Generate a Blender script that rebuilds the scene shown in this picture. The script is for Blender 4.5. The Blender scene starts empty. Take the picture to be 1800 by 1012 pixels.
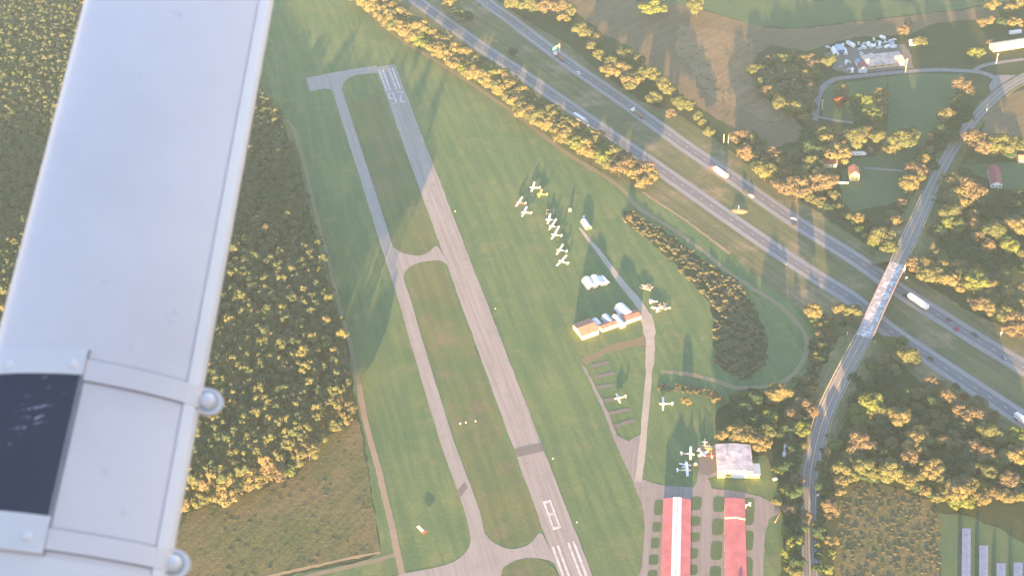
import bpy, bmesh, math, random
import numpy as np
from mathutils import Vector, Matrix
random.seed(7); RNG = np.random.default_rng(7)
S = bpy.context.scene; COL = S.collection
# ------------------------------------------------------------ camera
PW, PH, F = 1800.0, 1012.0, 2250.0
HX, HY, HS = 152.0, -1265.0, -0.075
CAMH = 530.0
_n = np.array([-HS, 1.0]); _n /= np.linalg.norm(_n)
_d = float(np.dot(np.array([900-HX, 506-HY]), _n))
_dn = np.array([_n[0], _n[1], _d/F]); _dn /= np.linalg.norm(_dn)
UPV = -_dn
_fw = np.array([0, 0, 1.0]); HD = _fw-np.dot(_fw, UPV)*UPV; HD /= np.linalg.norm(HD)
RT = np.cross(HD, UPV)
if RT[0] < 0: RT = -RT
R = np.array([RT, HD, UPV])
def cam2w(x, y, z):
    v = R @ np.array([x, y, z]); return Vector((v[0], v[1], v[2]+CAMH))
def G(px, py, z=0.0):
    v = R @ np.array([px-900, py-506, F]); t = (CAMH-z)/-v[2]
    return Vector((v[0]*t, v[1]*t, z))
def mpp(px, py):
    v = R @ np.array([px-900, py-506, F]); return CAMH/-v[2]
cam = bpy.data.cameras.new('camera'); co = bpy.data.objects.new('camera', cam); COL.objects.link(co)
m = Matrix.Identity(4)
for i, ax in enumerate(((1,0,0),(0,-1,0),(0,0,-1))):
    v = R @ np.array(ax, float)
    for j in range(3): m[j][i] = v[j]
m[2][3] = CAMH
co.matrix_world = m
cam.sensor_width = 36; cam.lens = F/PW*36; cam.clip_start = 0.05; cam.clip_end = 20000
cam.dof.use_dof = True; cam.dof.focus_distance = 850; cam.dof.aperture_fstop = 15
S.camera = co
# ------------------------------------------------------------ light
SUN_EL = math.radians(4.2)
_v = R @ np.array([1290-900, (HY+HS*(1290-HX))-506, F]); SUNH = Vector((_v[0], _v[1], 0)).normalized()  # travel direction
w = bpy.data.worlds.new('World'); S.world = w; w.use_nodes = True
nt = w.node_tree; bg = nt.nodes['Background']; sk = nt.nodes.new('ShaderNodeTexSky')
sk.sky_type = 'NISHITA'; sk.sun_disc = False; sk.sun_elevation = SUN_EL
sk.sun_rotation = math.atan2(-SUNH.x, -SUNH.y); sk.altitude = 300; sk.ozone_density = 1.9; sk.air_density = 1.0; sk.dust_density = 0.6
tn = nt.nodes.new('ShaderNodeMix'); tn.data_type = 'RGBA'; tn.blend_type = 'MULTIPLY'; tn.inputs[0].default_value = 1.0; tn.inputs[7].default_value = (1.06, 0.93, 1.03, 1)
nt.links.new(sk.outputs[0], tn.inputs[6]); nt.links.new(tn.outputs[2], bg.inputs[0]); bg.inputs[1].default_value = 0.112
sl = bpy.data.lights.new('sun', 'SUN'); sl.energy = 5.0; sl.angle = math.radians(0.53); sl.color = (1.0, 0.56, 0.20)
so = bpy.data.objects.new('sun', sl); COL.objects.link(so)
td = Vector((SUNH.x*math.cos(SUN_EL), SUNH.y*math.cos(SUN_EL), -math.sin(SUN_EL)))
so.rotation_euler = td.to_track_quat('-Z', 'Y').to_euler(); so.location = (0, 0, 900)
S.view_settings.view_transform = 'Standard'; S.view_settings.look = 'None'
S.view_settings.exposure = 3.7; S.view_settings.gamma = 1.0
S.cycles.volume_bounces = 1
# ------------------------------------------------------------ materials
def _nodes(name, rough=0.9, spec=0.2):
    mt = bpy.data.materials.new(name); mt.use_nodes = True
    t = mt.node_tree; b = t.nodes['Principled BSDF']
    b.inputs['Roughness'].default_value = rough
    b.inputs['Specular IOR Level'].default_value = spec
    return mt, t, b
def mix(t, fac, a, b, mode='MIX'):
    n = t.nodes.new('ShaderNodeMix'); n.data_type = 'RGBA'; n.blend_type = mode
    if isinstance(fac, (int, float)): n.inputs[0].default_value = fac
    else: t.links.new(fac, n.inputs[0])
    for k, v in ((6, a), (7, b)):
        if isinstance(v, tuple): n.inputs[k].default_value = (*v, 1)
        else: t.links.new(v, n.inputs[k])
    return n.outputs[2]
def noise(t, scale, detail=4, rough=0.6, vec=None, w=0):
    n = t.nodes.new('ShaderNodeTexNoise'); n.inputs['Scale'].default_value = scale
    n.inputs['Detail'].default_value = detail; n.inputs['Roughness'].default_value = rough
    if vec is None: vec = geo(t)
    t.links.new(vec, n.inputs['Vector']); return n.outputs[0]
def geo(t):
    for n in t.nodes:
        if n.bl_idname == 'ShaderNodeNewGeometry': return n.outputs['Position']
    return t.nodes.new('ShaderNodeNewGeometry').outputs['Position']
def ramp(t, f, lo, hi):
    n = t.nodes.new('ShaderNodeMapRange'); n.interpolation_type = 'SMOOTHSTEP'
    n.inputs[1].default_value = lo; n.inputs[2].default_value = hi
    t.links.new(f, n.inputs[0]); return n.outputs[0]
def bump(t, b, h, dist, strength=1.0):
    n = t.nodes.new('ShaderNodeBump'); n.inputs['Distance'].default_value = dist; n.inputs['Strength'].default_value = strength
    t.links.new(h, n.inputs['Height']); t.links.new(n.outputs[0], b.inputs['Normal'])
def stretched(t, ang, sx, sy):
    mp = t.nodes.new('ShaderNodeMapping'); mp.vector_type = 'TEXTURE'
    mp.inputs['Rotation'].default_value[2] = ang; mp.inputs['Scale'].default_value = (sx, sy, 1)
    t.links.new(geo(t), mp.inputs[0]); return mp.outputs[0]
RWY = (G(1013, 1012)-G(675, 113)).normalized(); RWA = math.atan2(RWY.y, RWY.x)
HWY = (G(1700, 600)-G(1400, 400)).normalized(); HWA = math.atan2(HWY.y, HWY.x)
def ground_mat(name, c1, c2, c3, big=0.012, mid=0.07, fine=0.9, stripe=None, bd=0.12, amt3=0.5, rough=1.0):
    mt, t, b = _nodes(name, rough, 0.0)
    f1 = ramp(t, noise(t, big, 5, 0.65), 0.35, 0.65)
    c = mix(t, f1, c1, c2)
    f2 = noise(t, mid, 6, 0.72)
    n = t.nodes.new('ShaderNodeMath'); n.operation = 'MULTIPLY'; t.links.new(ramp(t, f2, 0.48, 0.7), n.inputs[0]); n.inputs[1].default_value = amt3
    c = mix(t, n.outputs[0], c, c3)
    if stripe:
        ang, wid, k = stripe
        f = ramp(t, noise(t, 1.0, 2, 0.5, stretched(t, ang, wid*14, wid)), 0.4, 0.6)
        m2 = t.nodes.new('ShaderNodeMath'); m2.operation = 'MULTIPLY'; t.links.new(f, m2.inputs[0]); m2.inputs[1].default_value = k
        c = mix(t, m2.outputs[0], c, (1.35, 1.25, 1.1), 'MULTIPLY')
    fn = noise(t, fine, 5, 0.75)
    g = t.nodes.new('ShaderNodeMapRange'); g.inputs[3].default_value = 0.62; g.inputs[4].default_value = 1.38
    t.links.new(fn, g.inputs[0]); cr = t.nodes.new('ShaderNodeCombineColor')
    for k in range(3): t.links.new(g.outputs[0], cr.inputs[k])
    c = mix(t, 1.0, c, cr.outputs[0], 'MULTIPLY')
    t.links.new(c, b.inputs['Base Color'])
    if bd: bump(t, b, fn, bd)
    return mt
def plain(name, c, rough=0.6, var=0.15, scale=0.8, spec=0.3, bd=0, metal=0):
    mt, t, b = _nodes(name, rough, spec); b.inputs['Metallic'].default_value = metal
    f = noise(t, scale, 4, 0.6)
    d = tuple(x*(1-var*1.6) for x in c); u = tuple(min(1, x*(1+var)) for x in c)
    t.links.new(mix(t, ramp(t, f, 0.3, 0.7), d, u), b.inputs['Base Color'])
    if bd: bump(t, b, f, bd)
    return mt
def translu(t, b, c):
    tr = t.nodes.new('ShaderNodeBsdfTranslucent'); t.links.new(c, tr.inputs[0]); ms = t.nodes.new('ShaderNodeMixShader'); ms.inputs[0].default_value = 0.3
    t.links.new(b.outputs[0], ms.inputs[1]); t.links.new(tr.outputs[0], ms.inputs[2]); t.links.new(ms.outputs[0], t.nodes['Material Output'].inputs[0])
def leaf_mat(name, c1, c2, hue=0.0):
    mt, t, b = _nodes(name, 0.9, 0.05)
    oi = t.nodes.new('ShaderNodeObjectInfo')
    c = mix(t, oi.outputs['Random'], c1, c2)
    f = ramp(t, noise(t, 0.35, 4, 0.7), 0.35, 0.68)
    c = mix(t, f, c, mix(t, 1.0, c, (1.3, 1.22, 1.0), 'MULTIPLY'))
    t.links.new(c, b.inputs['Base Color']); translu(t, b, c)
    return mt
def wood_mat(name):
    mt, t, b = _nodes(name, 0.9, 0.05)
    f = ramp(t, noise(t, 0.11, 3, 0.6), 0.35, 0.65)
    c = mix(t, f, (0.048, 0.078, 0.050), (0.080, 0.096, 0.060))
    f = ramp(t, noise(t, 0.17, 1, 0.4), 0.72, 0.75); c = mix(t, f, c, (0.10, 0.062, 0.038))
    t.links.new(c, b.inputs['Base Color']); translu(t, b, c)
    return mt
M = {}
M['leaf0'] = leaf_mat('olive_foliage', (0.060, 0.082, 0.048), (0.086, 0.100, 0.056))
M['leaf1'] = leaf_mat('golden_foliage', (0.096, 0.100, 0.060), (0.120, 0.114, 0.066))
M['leaf2'] = leaf_mat('tan_autumn_foliage', (0.096, 0.086, 0.068), (0.112, 0.100, 0.078))
M['leaf3'] = leaf_mat('lime_foliage', (0.074, 0.108, 0.040), (0.092, 0.124, 0.046))
M['leaf4'] = leaf_mat('dark_foliage', (0.022, 0.050, 0.036), (0.034, 0.064, 0.042))  # dark green with the shade on shaded trees put into the colour
M['leaf5'] = leaf_mat('red_autumn_foliage', (0.10, 0.028, 0.026), (0.13, 0.045, 0.03))
M['marshleaf'] = leaf_mat('marsh_foliage', (0.085,0.098,0.068), (0.10,0.105,0.074))
M['wood'] = wood_mat('woodland_foliage')
M['bark'] = plain('bark', (0.05, 0.042, 0.035), 0.9, 0.3, 2)
M['brush'] = ground_mat('brush_leaves', (0.075,0.078,0.040), (0.10,0.088,0.052), (0.05,0.064,0.034), bd=0)
M['ground'] = ground_mat('rough_ground', (0.032,0.046,0.026), (0.046,0.056,0.032), (0.064,0.062,0.042), bd=0.3)
M['field_floor'] = ground_mat('woodland_floor', (0.024,0.036,0.022), (0.032,0.042,0.026), (0.045,0.045,0.03), bd=0.4)
M['mown'] = ground_mat('mown_grass', (0.060,0.104,0.052), (0.082,0.118,0.056), (0.118,0.130,0.066), 0.014, 0.045, 0.55, (RWA, 5, 0.7), 0.12, 0.75)
M['mown2'] = ground_mat('mown_grass_between_strips', (0.070,0.100,0.048), (0.094,0.108,0.052), (0.130,0.106,0.074), 0.02, 0.05, 0.55, (RWA, 5, 0.5), 0.12, 0.8)
M['lawn'] = ground_mat('lawn', (0.056,0.094,0.052), (0.072,0.106,0.056), (0.092,0.10,0.06), 0.02, 0.08, 0.8, None, 0.10, 0.4)
M['verge'] = ground_mat('verge_grass', (0.070,0.085,0.048), (0.092,0.095,0.058), (0.19,0.145,0.105), 0.02, 0.03, 0.7, (HWA, 5, 0.9), 0.12, 0.9)
M['brownfield'] = ground_mat('stubble_field', (0.110,0.088,0.060), (0.128,0.100,0.070), (0.09,0.085,0.055), 0.01, 0.05, 0.6, (0.6, 5, 0.4), 0.35, 0.6)
M['weeds'] = ground_mat('weedy_field', (0.066,0.076,0.038), (0.094,0.082,0.048), (0.040,0.062,0.032), 0.018, 0.06, 0.35, (0.9, 2.2, 0.8), 0.5, 0.9)
M['straw'] = ground_mat('straw_grass', (0.22,0.17,0.10), (0.26,0.19,0.12), (0.16,0.13,0.08), 0.05, 0.2, 1.0, None, 0.12)
M['sunlit_straw'] = ground_mat('sunlit_stubble', (0.135,0.105,0.068), (0.16,0.12,0.082), (0.10,0.085,0.055), 0.02, 0.06, 0.5, (0.6, 3, 0.6), 0.35, 0.7)  # stubble tone lightened to stand in for sunlight
M['pathgrass'] = ground_mat('worn_grass_path', (0.165,0.145,0.095), (0.18,0.155,0.105), (0.12,0.12,0.07), 0.05, 0.15, 1.2, None, 0.05)
M['dirt'] = ground_mat('dirt_track', (0.20,0.16,0.12), (0.23,0.18,0.14), (0.16,0.13,0.10), 0.05, 0.3, 1.5, None, 0.05)
M['gravel'] = ground_mat('gravel_drive', (0.27,0.235,0.20), (0.31,0.27,0.235), (0.22,0.19,0.16), 0.05, 0.3, 2.0, None, 0.04)
M['bare'] = ground_mat('bare_earth', (0.15,0.125,0.075), (0.16,0.12,0.085), (0.11,0.115,0.05), 0.05, 0.2, 1.5, None, 0.05, 0.9)
def asphalt(name, c1, c2, crack, ang):
    mt, t, b = _nodes(name, 0.95, 0.1)
    f = ramp(t, noise(t, 1.0, 5, 0.7, stretched(t, ang, 60, 2.2)), 0.35, 0.65)
    c = mix(t, f, c1, c2)
    f = ramp(t, noise(t, 0.12, 6, 0.75), 0.5, 0.72); mm = t.nodes.new('ShaderNodeMath'); mm.operation='MULTIPLY'; mm.inputs[1].default_value=0.5; t.links.new(f, mm.inputs[0])
    c = mix(t, mm.outputs[0], c, crack)
    fn = noise(t, 1.6, 5, 0.8); g = t.nodes.new('ShaderNodeMapRange'); g.inputs[3].default_value = 0.8; g.inputs[4].default_value = 1.2
    t.links.new(fn, g.inputs[0]); cr = t.nodes.new('ShaderNodeCombineColor')
    for k in range(3): t.links.new(g.outputs[0], cr.inputs[k])
    t.links.new(mix(t, 1.0, c, cr.outputs[0], 'MULTIPLY'), b.inputs['Base Color'])
    bump(t, b, fn, 0.02)
    return mt
M['runway'] = asphalt('aged_runway_asphalt', (0.200,0.175,0.165), (0.255,0.225,0.212), (0.15,0.135,0.13), RWA)
M['taxi'] = asphalt('aged_taxiway_asphalt', (0.205,0.185,0.175), (0.245,0.222,0.21), (0.165,0.15,0.145), RWA)
M['patch'] = asphalt('asphalt_patch', (0.12,0.105,0.10), (0.135,0.12,0.115), (0.11,0.10,0.095), RWA)
M['apron'] = asphalt('apron_asphalt', (0.175,0.15,0.145), (0.21,0.185,0.175), (0.13,0.115,0.11), 1.4)
M['road'] = asphalt('motorway_asphalt', (0.115,0.112,0.125), (0.145,0.142,0.152), (0.10,0.098,0.108), HWA)
M['shoulder'] = asphalt('motorway_shoulder', (0.185,0.178,0.182), (0.22,0.212,0.215), (0.16,0.155,0.158), HWA)
M['backroad'] = asphalt('local_road_asphalt', (0.14,0.137,0.148), (0.17,0.165,0.172), (0.115,0.112,0.12), 1.2)
M['white_paint'] = plain('worn_white_paint', (0.42,0.39,0.375), 0.9, 0.2, 0.35)
M['line_paint'] = plain('line_paint', (0.42,0.41,0.39), 0.9, 0.2, 0.4)
M['yellow_paint'] = plain('yellow_paint', (0.45,0.36,0.14), 0.9, 0.15, 1)
M['concrete'] = plain('bridge_concrete', (0.42,0.40,0.39), 0.9, 0.12, 0.3)
def deck_mat():
    mt, t, b = _nodes('weathered_bridge_deck', 0.9, 0.1)
    f = ramp(t, noise(t, 0.38, 3, 0.5), 0.47, 0.6)
    t.links.new(mix(t, f, (0.27,0.26,0.265), (0.46,0.45,0.45)), b.inputs['Base Color']); return mt
M['deck'] = deck_mat()
M['rail'] = plain('painted_parapet', (0.22,0.17,0.17), 0.8, 0.1)
M['white'] = plain('white_metal', (0.60,0.59,0.58), 0.5, 0.05, 0.6)
M['cream'] = plain('cream_metal', (0.62,0.54,0.42), 0.6, 0.08)
M['yellow'] = plain('yellow_metal', (0.60,0.50,0.10), 0.5, 0.08)
M['redmetal'] = plain('red_metal', (0.42,0.07,0.06), 0.6, 0.12)
M['redroof'] = plain('faded_red_roof', (0.37,0.11,0.12), 0.75, 0.12, 0.18)
M['skylight'] = plain('translucent_roof_strip', (0.55,0.49,0.48), 0.7, 0.06, 0.4)
M['brownroof'] = plain('rusty_red_roof', (0.30,0.13,0.10), 0.8, 0.18, 0.8)
M['maroon'] = plain('maroon_roof', (0.20,0.055,0.065), 0.8, 0.1, 0.5)
M['greyroof'] = plain('grey_metal_roof', (0.36,0.34,0.36), 0.7, 0.22, 0.22)
M['darkgrey'] = plain('dark_grey', (0.10,0.10,0.11), 0.7, 0.15)
M['bluegrey'] = plain('blue_grey_metal', (0.28,0.34,0.40), 0.6, 0.1)
M['blue'] = plain('blue_panel', (0.12,0.22,0.34), 0.6, 0.1)
M['yellowwall'] = plain('yellow_siding', (0.62,0.50,0.14), 0.8, 0.06)
M['creamwall'] = plain('cream_siding', (0.60,0.52,0.36), 0.8, 0.08)
M['tanroof'] = plain('tan_roof', (0.42,0.32,0.27), 0.85, 0.2, 0.35)
M['rust'] = plain('rusty_scrap', (0.24,0.13,0.09), 0.9, 0.3, 1.5)
M['glass'] = plain('dark_glass', (0.03,0.035,0.045), 0.2, 0.1, 1, 0.5)
M['tyre'] = plain('tyre_rubber', (0.02,0.02,0.02), 0.9, 0.1)
M['signgreen'] = plain('sign_green', (0.04,0.36,0.24), 0.6, 0.05)
M['galv'] = plain('galvanised_steel', (0.45,0.44,0.42), 0.6, 0.1)
M['timber'] = plain('weathered_timber', (0.34,0.26,0.19), 0.9, 0.2, 1.5)
M['solar'] = plain('solar_panel_glass', (0.20,0.21,0.27), 0.35, 0.12, 0.5, 0.5)
M['carblack'] = plain('black_car_paint', (0.03,0.03,0.035), 0.35, 0.1, 1, 0.5)
M['carred'] = plain('red_car_paint', (0.25,0.03,0.035), 0.35, 0.1, 1, 0.5)
M['carblue'] = plain('blue_car_paint', (0.06,0.10,0.18), 0.35, 0.1, 1, 0.5)
M['silver'] = plain('silver_car_paint', (0.42,0.43,0.45), 0.35, 0.1, 1, 0.5)
# ------------------------------------------------------------ builders
class MB:
    def __init__(s): s.v = []; s.f = []; s.mi = []; s.ms = []; s.cur = 0
    def mat(s, name):
        if name not in s.ms: s.ms.append(name)
        s.cur = s.ms.index(name); return s
    def face(s, pts):
        i = len(s.v); s.v += [tuple(p) for p in pts]; s.f.append(tuple(range(i, i+len(pts)))); s.mi.append(s.cur)
    def grid(s, rows, close=False):
        i = len(s.v); n = len(rows[0])
        for r in rows: s.v += [tuple(p) for p in r]
        for a in range(len(rows)-1):
            for b in range(n if close else n-1):
                c = (b+1) % n
                s.f.append((i+a*n+b, i+a*n+c, i+(a+1)*n+c, i+(a+1)*n+b)); s.mi.append(s.cur)
    def fan(s, pts): s.face(pts)
    def box(s, c, d, rz=0, top=(1, 1), off=(0, 0)):
        x, y, z = c; a, b, h = d[0]/2, d[1]/2, d[2]/2; cs, sn = math.cos(rz), math.sin(rz)
        P = []
        for dz, kx, ky in ((-h, 1, 1), (h, top[0], top[1])):
            for sx, sy in ((-1,-1),(1,-1),(1,1),(-1,1)):
                lx, ly = sx*a*kx+(off[0] if dz > 0 else 0), sy*b*ky+(off[1] if dz > 0 else 0)
                P.append((x+lx*cs-ly*sn, y+lx*sn+ly*cs, z+dz))
        i = len(s.v); s.v += P
        for q in ((3,2,1,0),(4,5,6,7),(0,1,5,4),(1,2,6,5),(2,3,7,6),(3,0,4,7)):
            s.f.append(tuple(i+k for k in q)); s.mi.append(s.cur)
    def tube(s, p, q, r0, r1=None, n=8, caps=True):
        p, q = Vector(p), Vector(q); r1 = r0 if r1 is None else r1
        d = (q-p).normalized(); a = d.orthogonal().normalized(); b = d.cross(a)
        R0 = [p+(a*math.cos(t)+b*math.sin(t))*r0 for t in [2*math.pi*k/n for k in range(n)]]
        R1 = [q+(a*math.cos(t)+b*math.sin(t))*r1 for t in [2*math.pi*k/n for k in range(n)]]
        s.grid([R0, R1], True)
        if caps: s.face(R0[::-1]); s.face(R1)
    def loft(s, rings, caps=True):
        s.grid(rings, True)
        if caps: s.face(rings[0][::-1]); s.face(rings[-1])
    def build(s, name, parent=None, smooth=False):
        me = bpy.data.meshes.new(name); me.from_pydata(s.v, [], s.f)
        for k in s.ms: me.materials.append(M[k])
        me.polygons.foreach_set('material_index', s.mi)
        if smooth: me.polygons.foreach_set('use_smooth', [True]*len(s.f))
        me.update()
        o = bpy.data.objects.new(name, me); COL.objects.link(o)
        if parent: o.parent = parent
        return o
def part(name, matn, parent, fn, smooth=False):
    b = MB(); b.mat(matn); fn(b); return b.build(name, parent, smooth)
def tag(o, label=None, cat=None, group=None, kind=None):
    if label: o['label'] = label
    if cat: o['category'] = cat
    if group: o['group'] = group
    if kind: o['kind'] = kind
    return o
def thing(name, label, cat, loc=(0, 0, 0), rz=0, group=None, sc=1):
    o = bpy.data.objects.new(name, None); COL.objects.link(o); o.empty_display_size = 0.5
    o.location = loc; o.rotation_euler = (0, 0, rz); o.scale = (sc, sc, sc)
    return tag(o, label, cat, group)
def copy_thing(root, label, loc, rz, group=None, sc=1):
    c = root.copy(); COL.objects.link(c); c.location = loc; c.rotation_euler = (0, 0, rz); c.scale = (sc, sc, sc)
    c['label'] = label
    if group: c['group'] = group
    for ch in root.children:
        d = ch.copy(); COL.objects.link(d); d.parent = c
        for g in ch.children:
            e = g.copy(); COL.objects.link(e); e.parent = d
    return c
def smoothline(pts, k=6, z=True):
    P = [Vector(p) for p in pts]; out = []
    for i in range(len(P)-1):
        a = P[max(0, i-1)]; b = P[i]; c = P[i+1]; d = P[min(len(P)-1, i+2)]
        for j in range(k):
            t = j/k
            out.append(0.5*((2*b)+(c-a)*t+(2*a-5*b+4*c-d)*t*t+(3*b-a-3*c+d)*t**3))
    out.append(P[-1]); return out
def strip(mb, line, w0, w1, dz=0, amp=0):
    rows = []
    for i, p in enumerate(line):
        a = line[max(0, i-1)]; b = line[min(len(line)-1, i+1)]
        d = (b-a); d.z = 0; d.normalize(); nrm = Vector((-d.y, d.x, 0))
        ja = (random.random()-.5)*amp; jb = (random.random()-.5)*amp
        rows.append((p+nrm*(w0+ja)+Vector((0, 0, dz)), p+nrm*(w1+jb)+Vector((0, 0, dz))))
    mb.grid(rows)
def pxline(pts, z=0, k=6): return smoothline([G(p[0], p[1], p[2] if len(p) > 2 else z) for p in pts], k)
def sheet(name, pxpts, matn, z, jit=0.8, step=4, smooth=0, kind='structure', holes=()):
    loops = []
    for lp in (pxpts,)+tuple(holes):
        P = [G(x, y, z) for x, y in lp]; out = []
        if smooth:
            Q = P+[P[0]]; L = smoothline([P[-1]]+P+[P[0], P[1]], smooth)[smooth:-smooth-1]; P = L
        for i in range(len(P)):
            a, b = P[i], P[(i+1) % len(P)]; n = max(1, int((b-a).length/step)) if jit else 1
            for j in range(n):
                q = a.lerp(b, j/n)
                if jit: q = q+Vector((random.uniform(-jit, jit), random.uniform(-jit, jit), 0))
                out.append(q)
        loops.append(out)
    from mathutils.geometry import tessellate_polygon
    allv = [p for l in loops for p in l]
    me = bpy.data.meshes.new(name)
    tris = tessellate_polygon(loops); fs = []
    for t in tris:
        a, b, c = (allv[k] for k in t)
        fs.append(t if (b-a).cross(c-a).z > 0 else (t[0], t[2], t[1]))
    me.from_pydata([tuple(p) for p in allv], [], fs); me.materials.append(M[matn]); me.update()
    o = bpy.data.objects.new(name, me); COL.objects.link(o); o['kind'] = kind
    return o
def smesh(name, mb, kind='structure'):
    o = mb.build(name); o['kind'] = kind; return o
# ------------------------------------------------------------ the setting
b = MB(); b.mat('ground'); Z = -0.02
rows = [[(x, y, Z) for x in range(-1500, 1901, 340)] for y in range(-500, 2901, 340)]
b.grid(rows)
o = smesh('ground', b); 
for p in o.data.polygons:
    if p.normal.z < 0: p.flip()
sheet('woodland_floor', [(-300,-300),(300,-300),(440,150),(470,175),(497,214),(528,300),(552,400),(585,530),(612,600),(622,690),(625,735),(560,780),(520,838),(430,870),(330,905),(200,940),(-400,1100)], 'field_floor', 0.01)
AF = [(478,-300),(640,-60),(640,0),(700,55),(800,118),(905,190),(1005,265),(1055,298),(1100,325),(1135,342),(1200,382),(1283,446),(1320,478),(1378,520),(1425,560),(1440,600),(1425,645),(1395,680),(1330,690),(1290,700),(1262,720),(1255,745),(1262,775),(1300,800),(1345,800),(1368,840),(1372,870),(1380,900),(1372,1012),(1365,1400),(300,1400),(330,1060),(520,1008),(640,985),(668,970),(640,760),(622,690),(612,600),(585,530),(552,400),(528,300),(497,214),(470,175),(440,150),(300,-300)]
sheet('airfield_grass', AF, 'mown', 0.03)
sheet('field', [(250,1060),(330,900),(430,868),(520,836),(560,778),(622,738),(632,745),(670,968),(520,1004)], 'weeds', 0.05)
# infield grass between taxiway and runway is drier
sheet('infield_grass', [(640,180),(670,170),(740,350),(765,435),(720,450),(690,430),(640,310),(605,190)], 'mown2', 0.05, smooth=2)
sheet('infield_grass', [(745,465),(775,460),(850,660),(900,800),(950,920),(900,960),(855,940),(790,730),(715,490)], 'mown2', 0.05, smooth=2)
b = MB(); b.mat('straw')
strip(b, pxline([(300,1042),(400,1028),(500,1006),(580,988),(668,970)], 0.095, 10), 0.9, -0.9, amp=0.8)
strip(b, pxline([(1128,337),(1160,358),(1200,384),(1240,413),(1283,446)], 0.095, 12), 1.0, -0.9, amp=0.7)
smesh('dry_grass_strip', b)
b = MB(); b.mat('dirt')
strip(b, pxline([(631,676),(641,732),(653,780),(665,823),(676,870),(685,907),(698,968),(708,1012),(730,1120)], 0.10), 1.7, -1.7, amp=0.4)
smesh('dirt_track', b)
b = MB(); b.mat('pathgrass')
strip(b, pxline([(470,190),(484,202),(510,218),(522,245),(534,286),(547,340),(560,395),(574,444),(594,528),(605,565),(615,602),(631,676)], 0.09), 1.3, -1.3, amp=0.5)
strip(b, pxline([(696,974),(660,984),(600,998),(500,1022),(300,1075)], 0.085), 1.5, -1.5, amp=0.5)
strip(b, pxline([(600,-25),(630,0),(662,33),(700,66),(750,97),(800,128),(850,162),(900,196),(950,234),(1000,272),(1050,302)], 0.085), 2.0, -2.0, amp=1.0)
strip(b, pxline([(1050,302),(1085,325),(1102,342),(1118,362),(1145,380),(1190,408),(1222,431),(1250,453),(1270,471),(1320,505),(1350,523),(1380,545),(1407,575),(1419,602),(1410,636),(1384,666),(1345,678),(1295,681),(1262,670),(1215,658),(1162,652)], 0.09), 1.7, -1.5, amp=0.7)
smesh('grass_path', b)
sheet('marsh', [(1098,370),(1118,372),(1128,385),(1160,400),(1200,428),(1240,462),(1290,490),(1320,530),(1345,580),(1352,610),(1345,640),(1310,668),(1280,655),(1262,640),(1255,600),(1255,560),(1240,520),(1200,480),(1160,440),(1125,410),(1095,388)], 'ground', 0.06, 1.2)
sheet('bare_earth', [(1022,632),(1060,612),(1100,598),(1132,588),(1136,606),(1100,610),(1060,625),(1030,642)], 'bare', 0.06, 1.0)
# drive from the sheds down to the apron
b = MB(); b.mat('gravel')
dr = pxline([(1018,400),(1030,415),(1060,452),(1095,500),(1122,532),(1137,560),(1143,600),(1141,650),(1136,710),(1130,780),(1124,830),(1122,846)], 0.115)
rows = []
N_ = len(dr)
for i, p in enumerate(dr):
    a = dr[max(0,i-1)]; c = dr[min(N_-1,i+1)]; d = (c-a).normalized(); n_ = Vector((-d.y, d.x, 0))
    t = i/N_; w_ = 0.7+2.0*min(1, t*3)+(1.2 if 0.42 < t < 0.52 else 0)
    if t > .62: w_ = 1.9
    rows.append((p+n_*(w_+random.uniform(-.2,.2)), p-n_*(w_+random.uniform(-.2,.2))))
b.grid(rows); smesh('gravel_drive', b)
# runway
RL, RRt = [(661,118),(678,178),(700,243),(736,338),(766,425),(803,528),(825,580),(853,657),(907,801),(936,880),(962,945),(984,1012),(1030,1140)], [(690,109),(715,170),(740,235),(779,337),(822,440),(851,520),(873,580),(902,655),(959,801),(983,858),(1003,905),(1043,1012),(1092,1140)]
cl = [((a[0]+c[0])/2, (a[1]+c[1])/2) for a, c in zip(RL, RRt)]
r0 = G(677, 116, 0.12); r1 = G(1013, 1012, 0.12); RD = (r1-r0).normalized(); RN = Vector((-RD.y, RD.x, 0)); RW = 8.1
def rw(s, t, z=0.12): q = r0+RD*s+RN*t; return Vector((q.x, q.y, z))
RLEN = (r1-r0).length
b = MB(); b.mat('runway'); n = 90
b.grid([[rw(RLEN*1.15*k/n, RW*(1-2*j/4)+(random.uniform(-.25,.25) if j in (0,4) else 0)) for j in range(5)] for k in range(n+1)]); smesh('runway', b)
b = MB(); b.mat('patch')
s0 = (G(932,790,0)-r0).dot(RD)
b.face([rw(s0-3.4, RW-.3, .16), rw(s0-3.4, -RW+.3, .16), rw(s0+3.4, -RW+.3, .16), rw(s0+3.4, RW-.3, .16)])
t0 = G(803,862,.16); t1 = G(817,846,.16); t2 = G(822,857,.16); t3 = G(806,877,.16)
b.face([t0, t3, t2, t1]); 
b.face([G(885,788,.17),G(884,795,.17),G(908,793,.17),G(907,787,.17)]) if False else None
smesh('asphalt_patch', b)
# markings: threshold stripes, numerals
def bar(b, s, t, ls, wt, sh=0, z=0.165):
    b.face([rw(s, t, z), rw(s, t+wt, z), rw(s+ls, t+wt+sh, z), rw(s+ls, t+sh, z)])
b = MB(); b.mat('white_paint')
for t in (-6.2, -3.2, 2.0, 5.0):
    for k in range(6): bar(b, 5.5+k*6.2, t-0.55, 6.1, 1.25)
sS = (G(975,940,0)-r0).dot(RD)
for t in (-6.4, -3.6, 2.2, 5.0):
    for k in range(12): bar(b, sS+7+k*6.2+(0 if t > 0 else 0), t-0.55, 6.1, 1.25)
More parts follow.
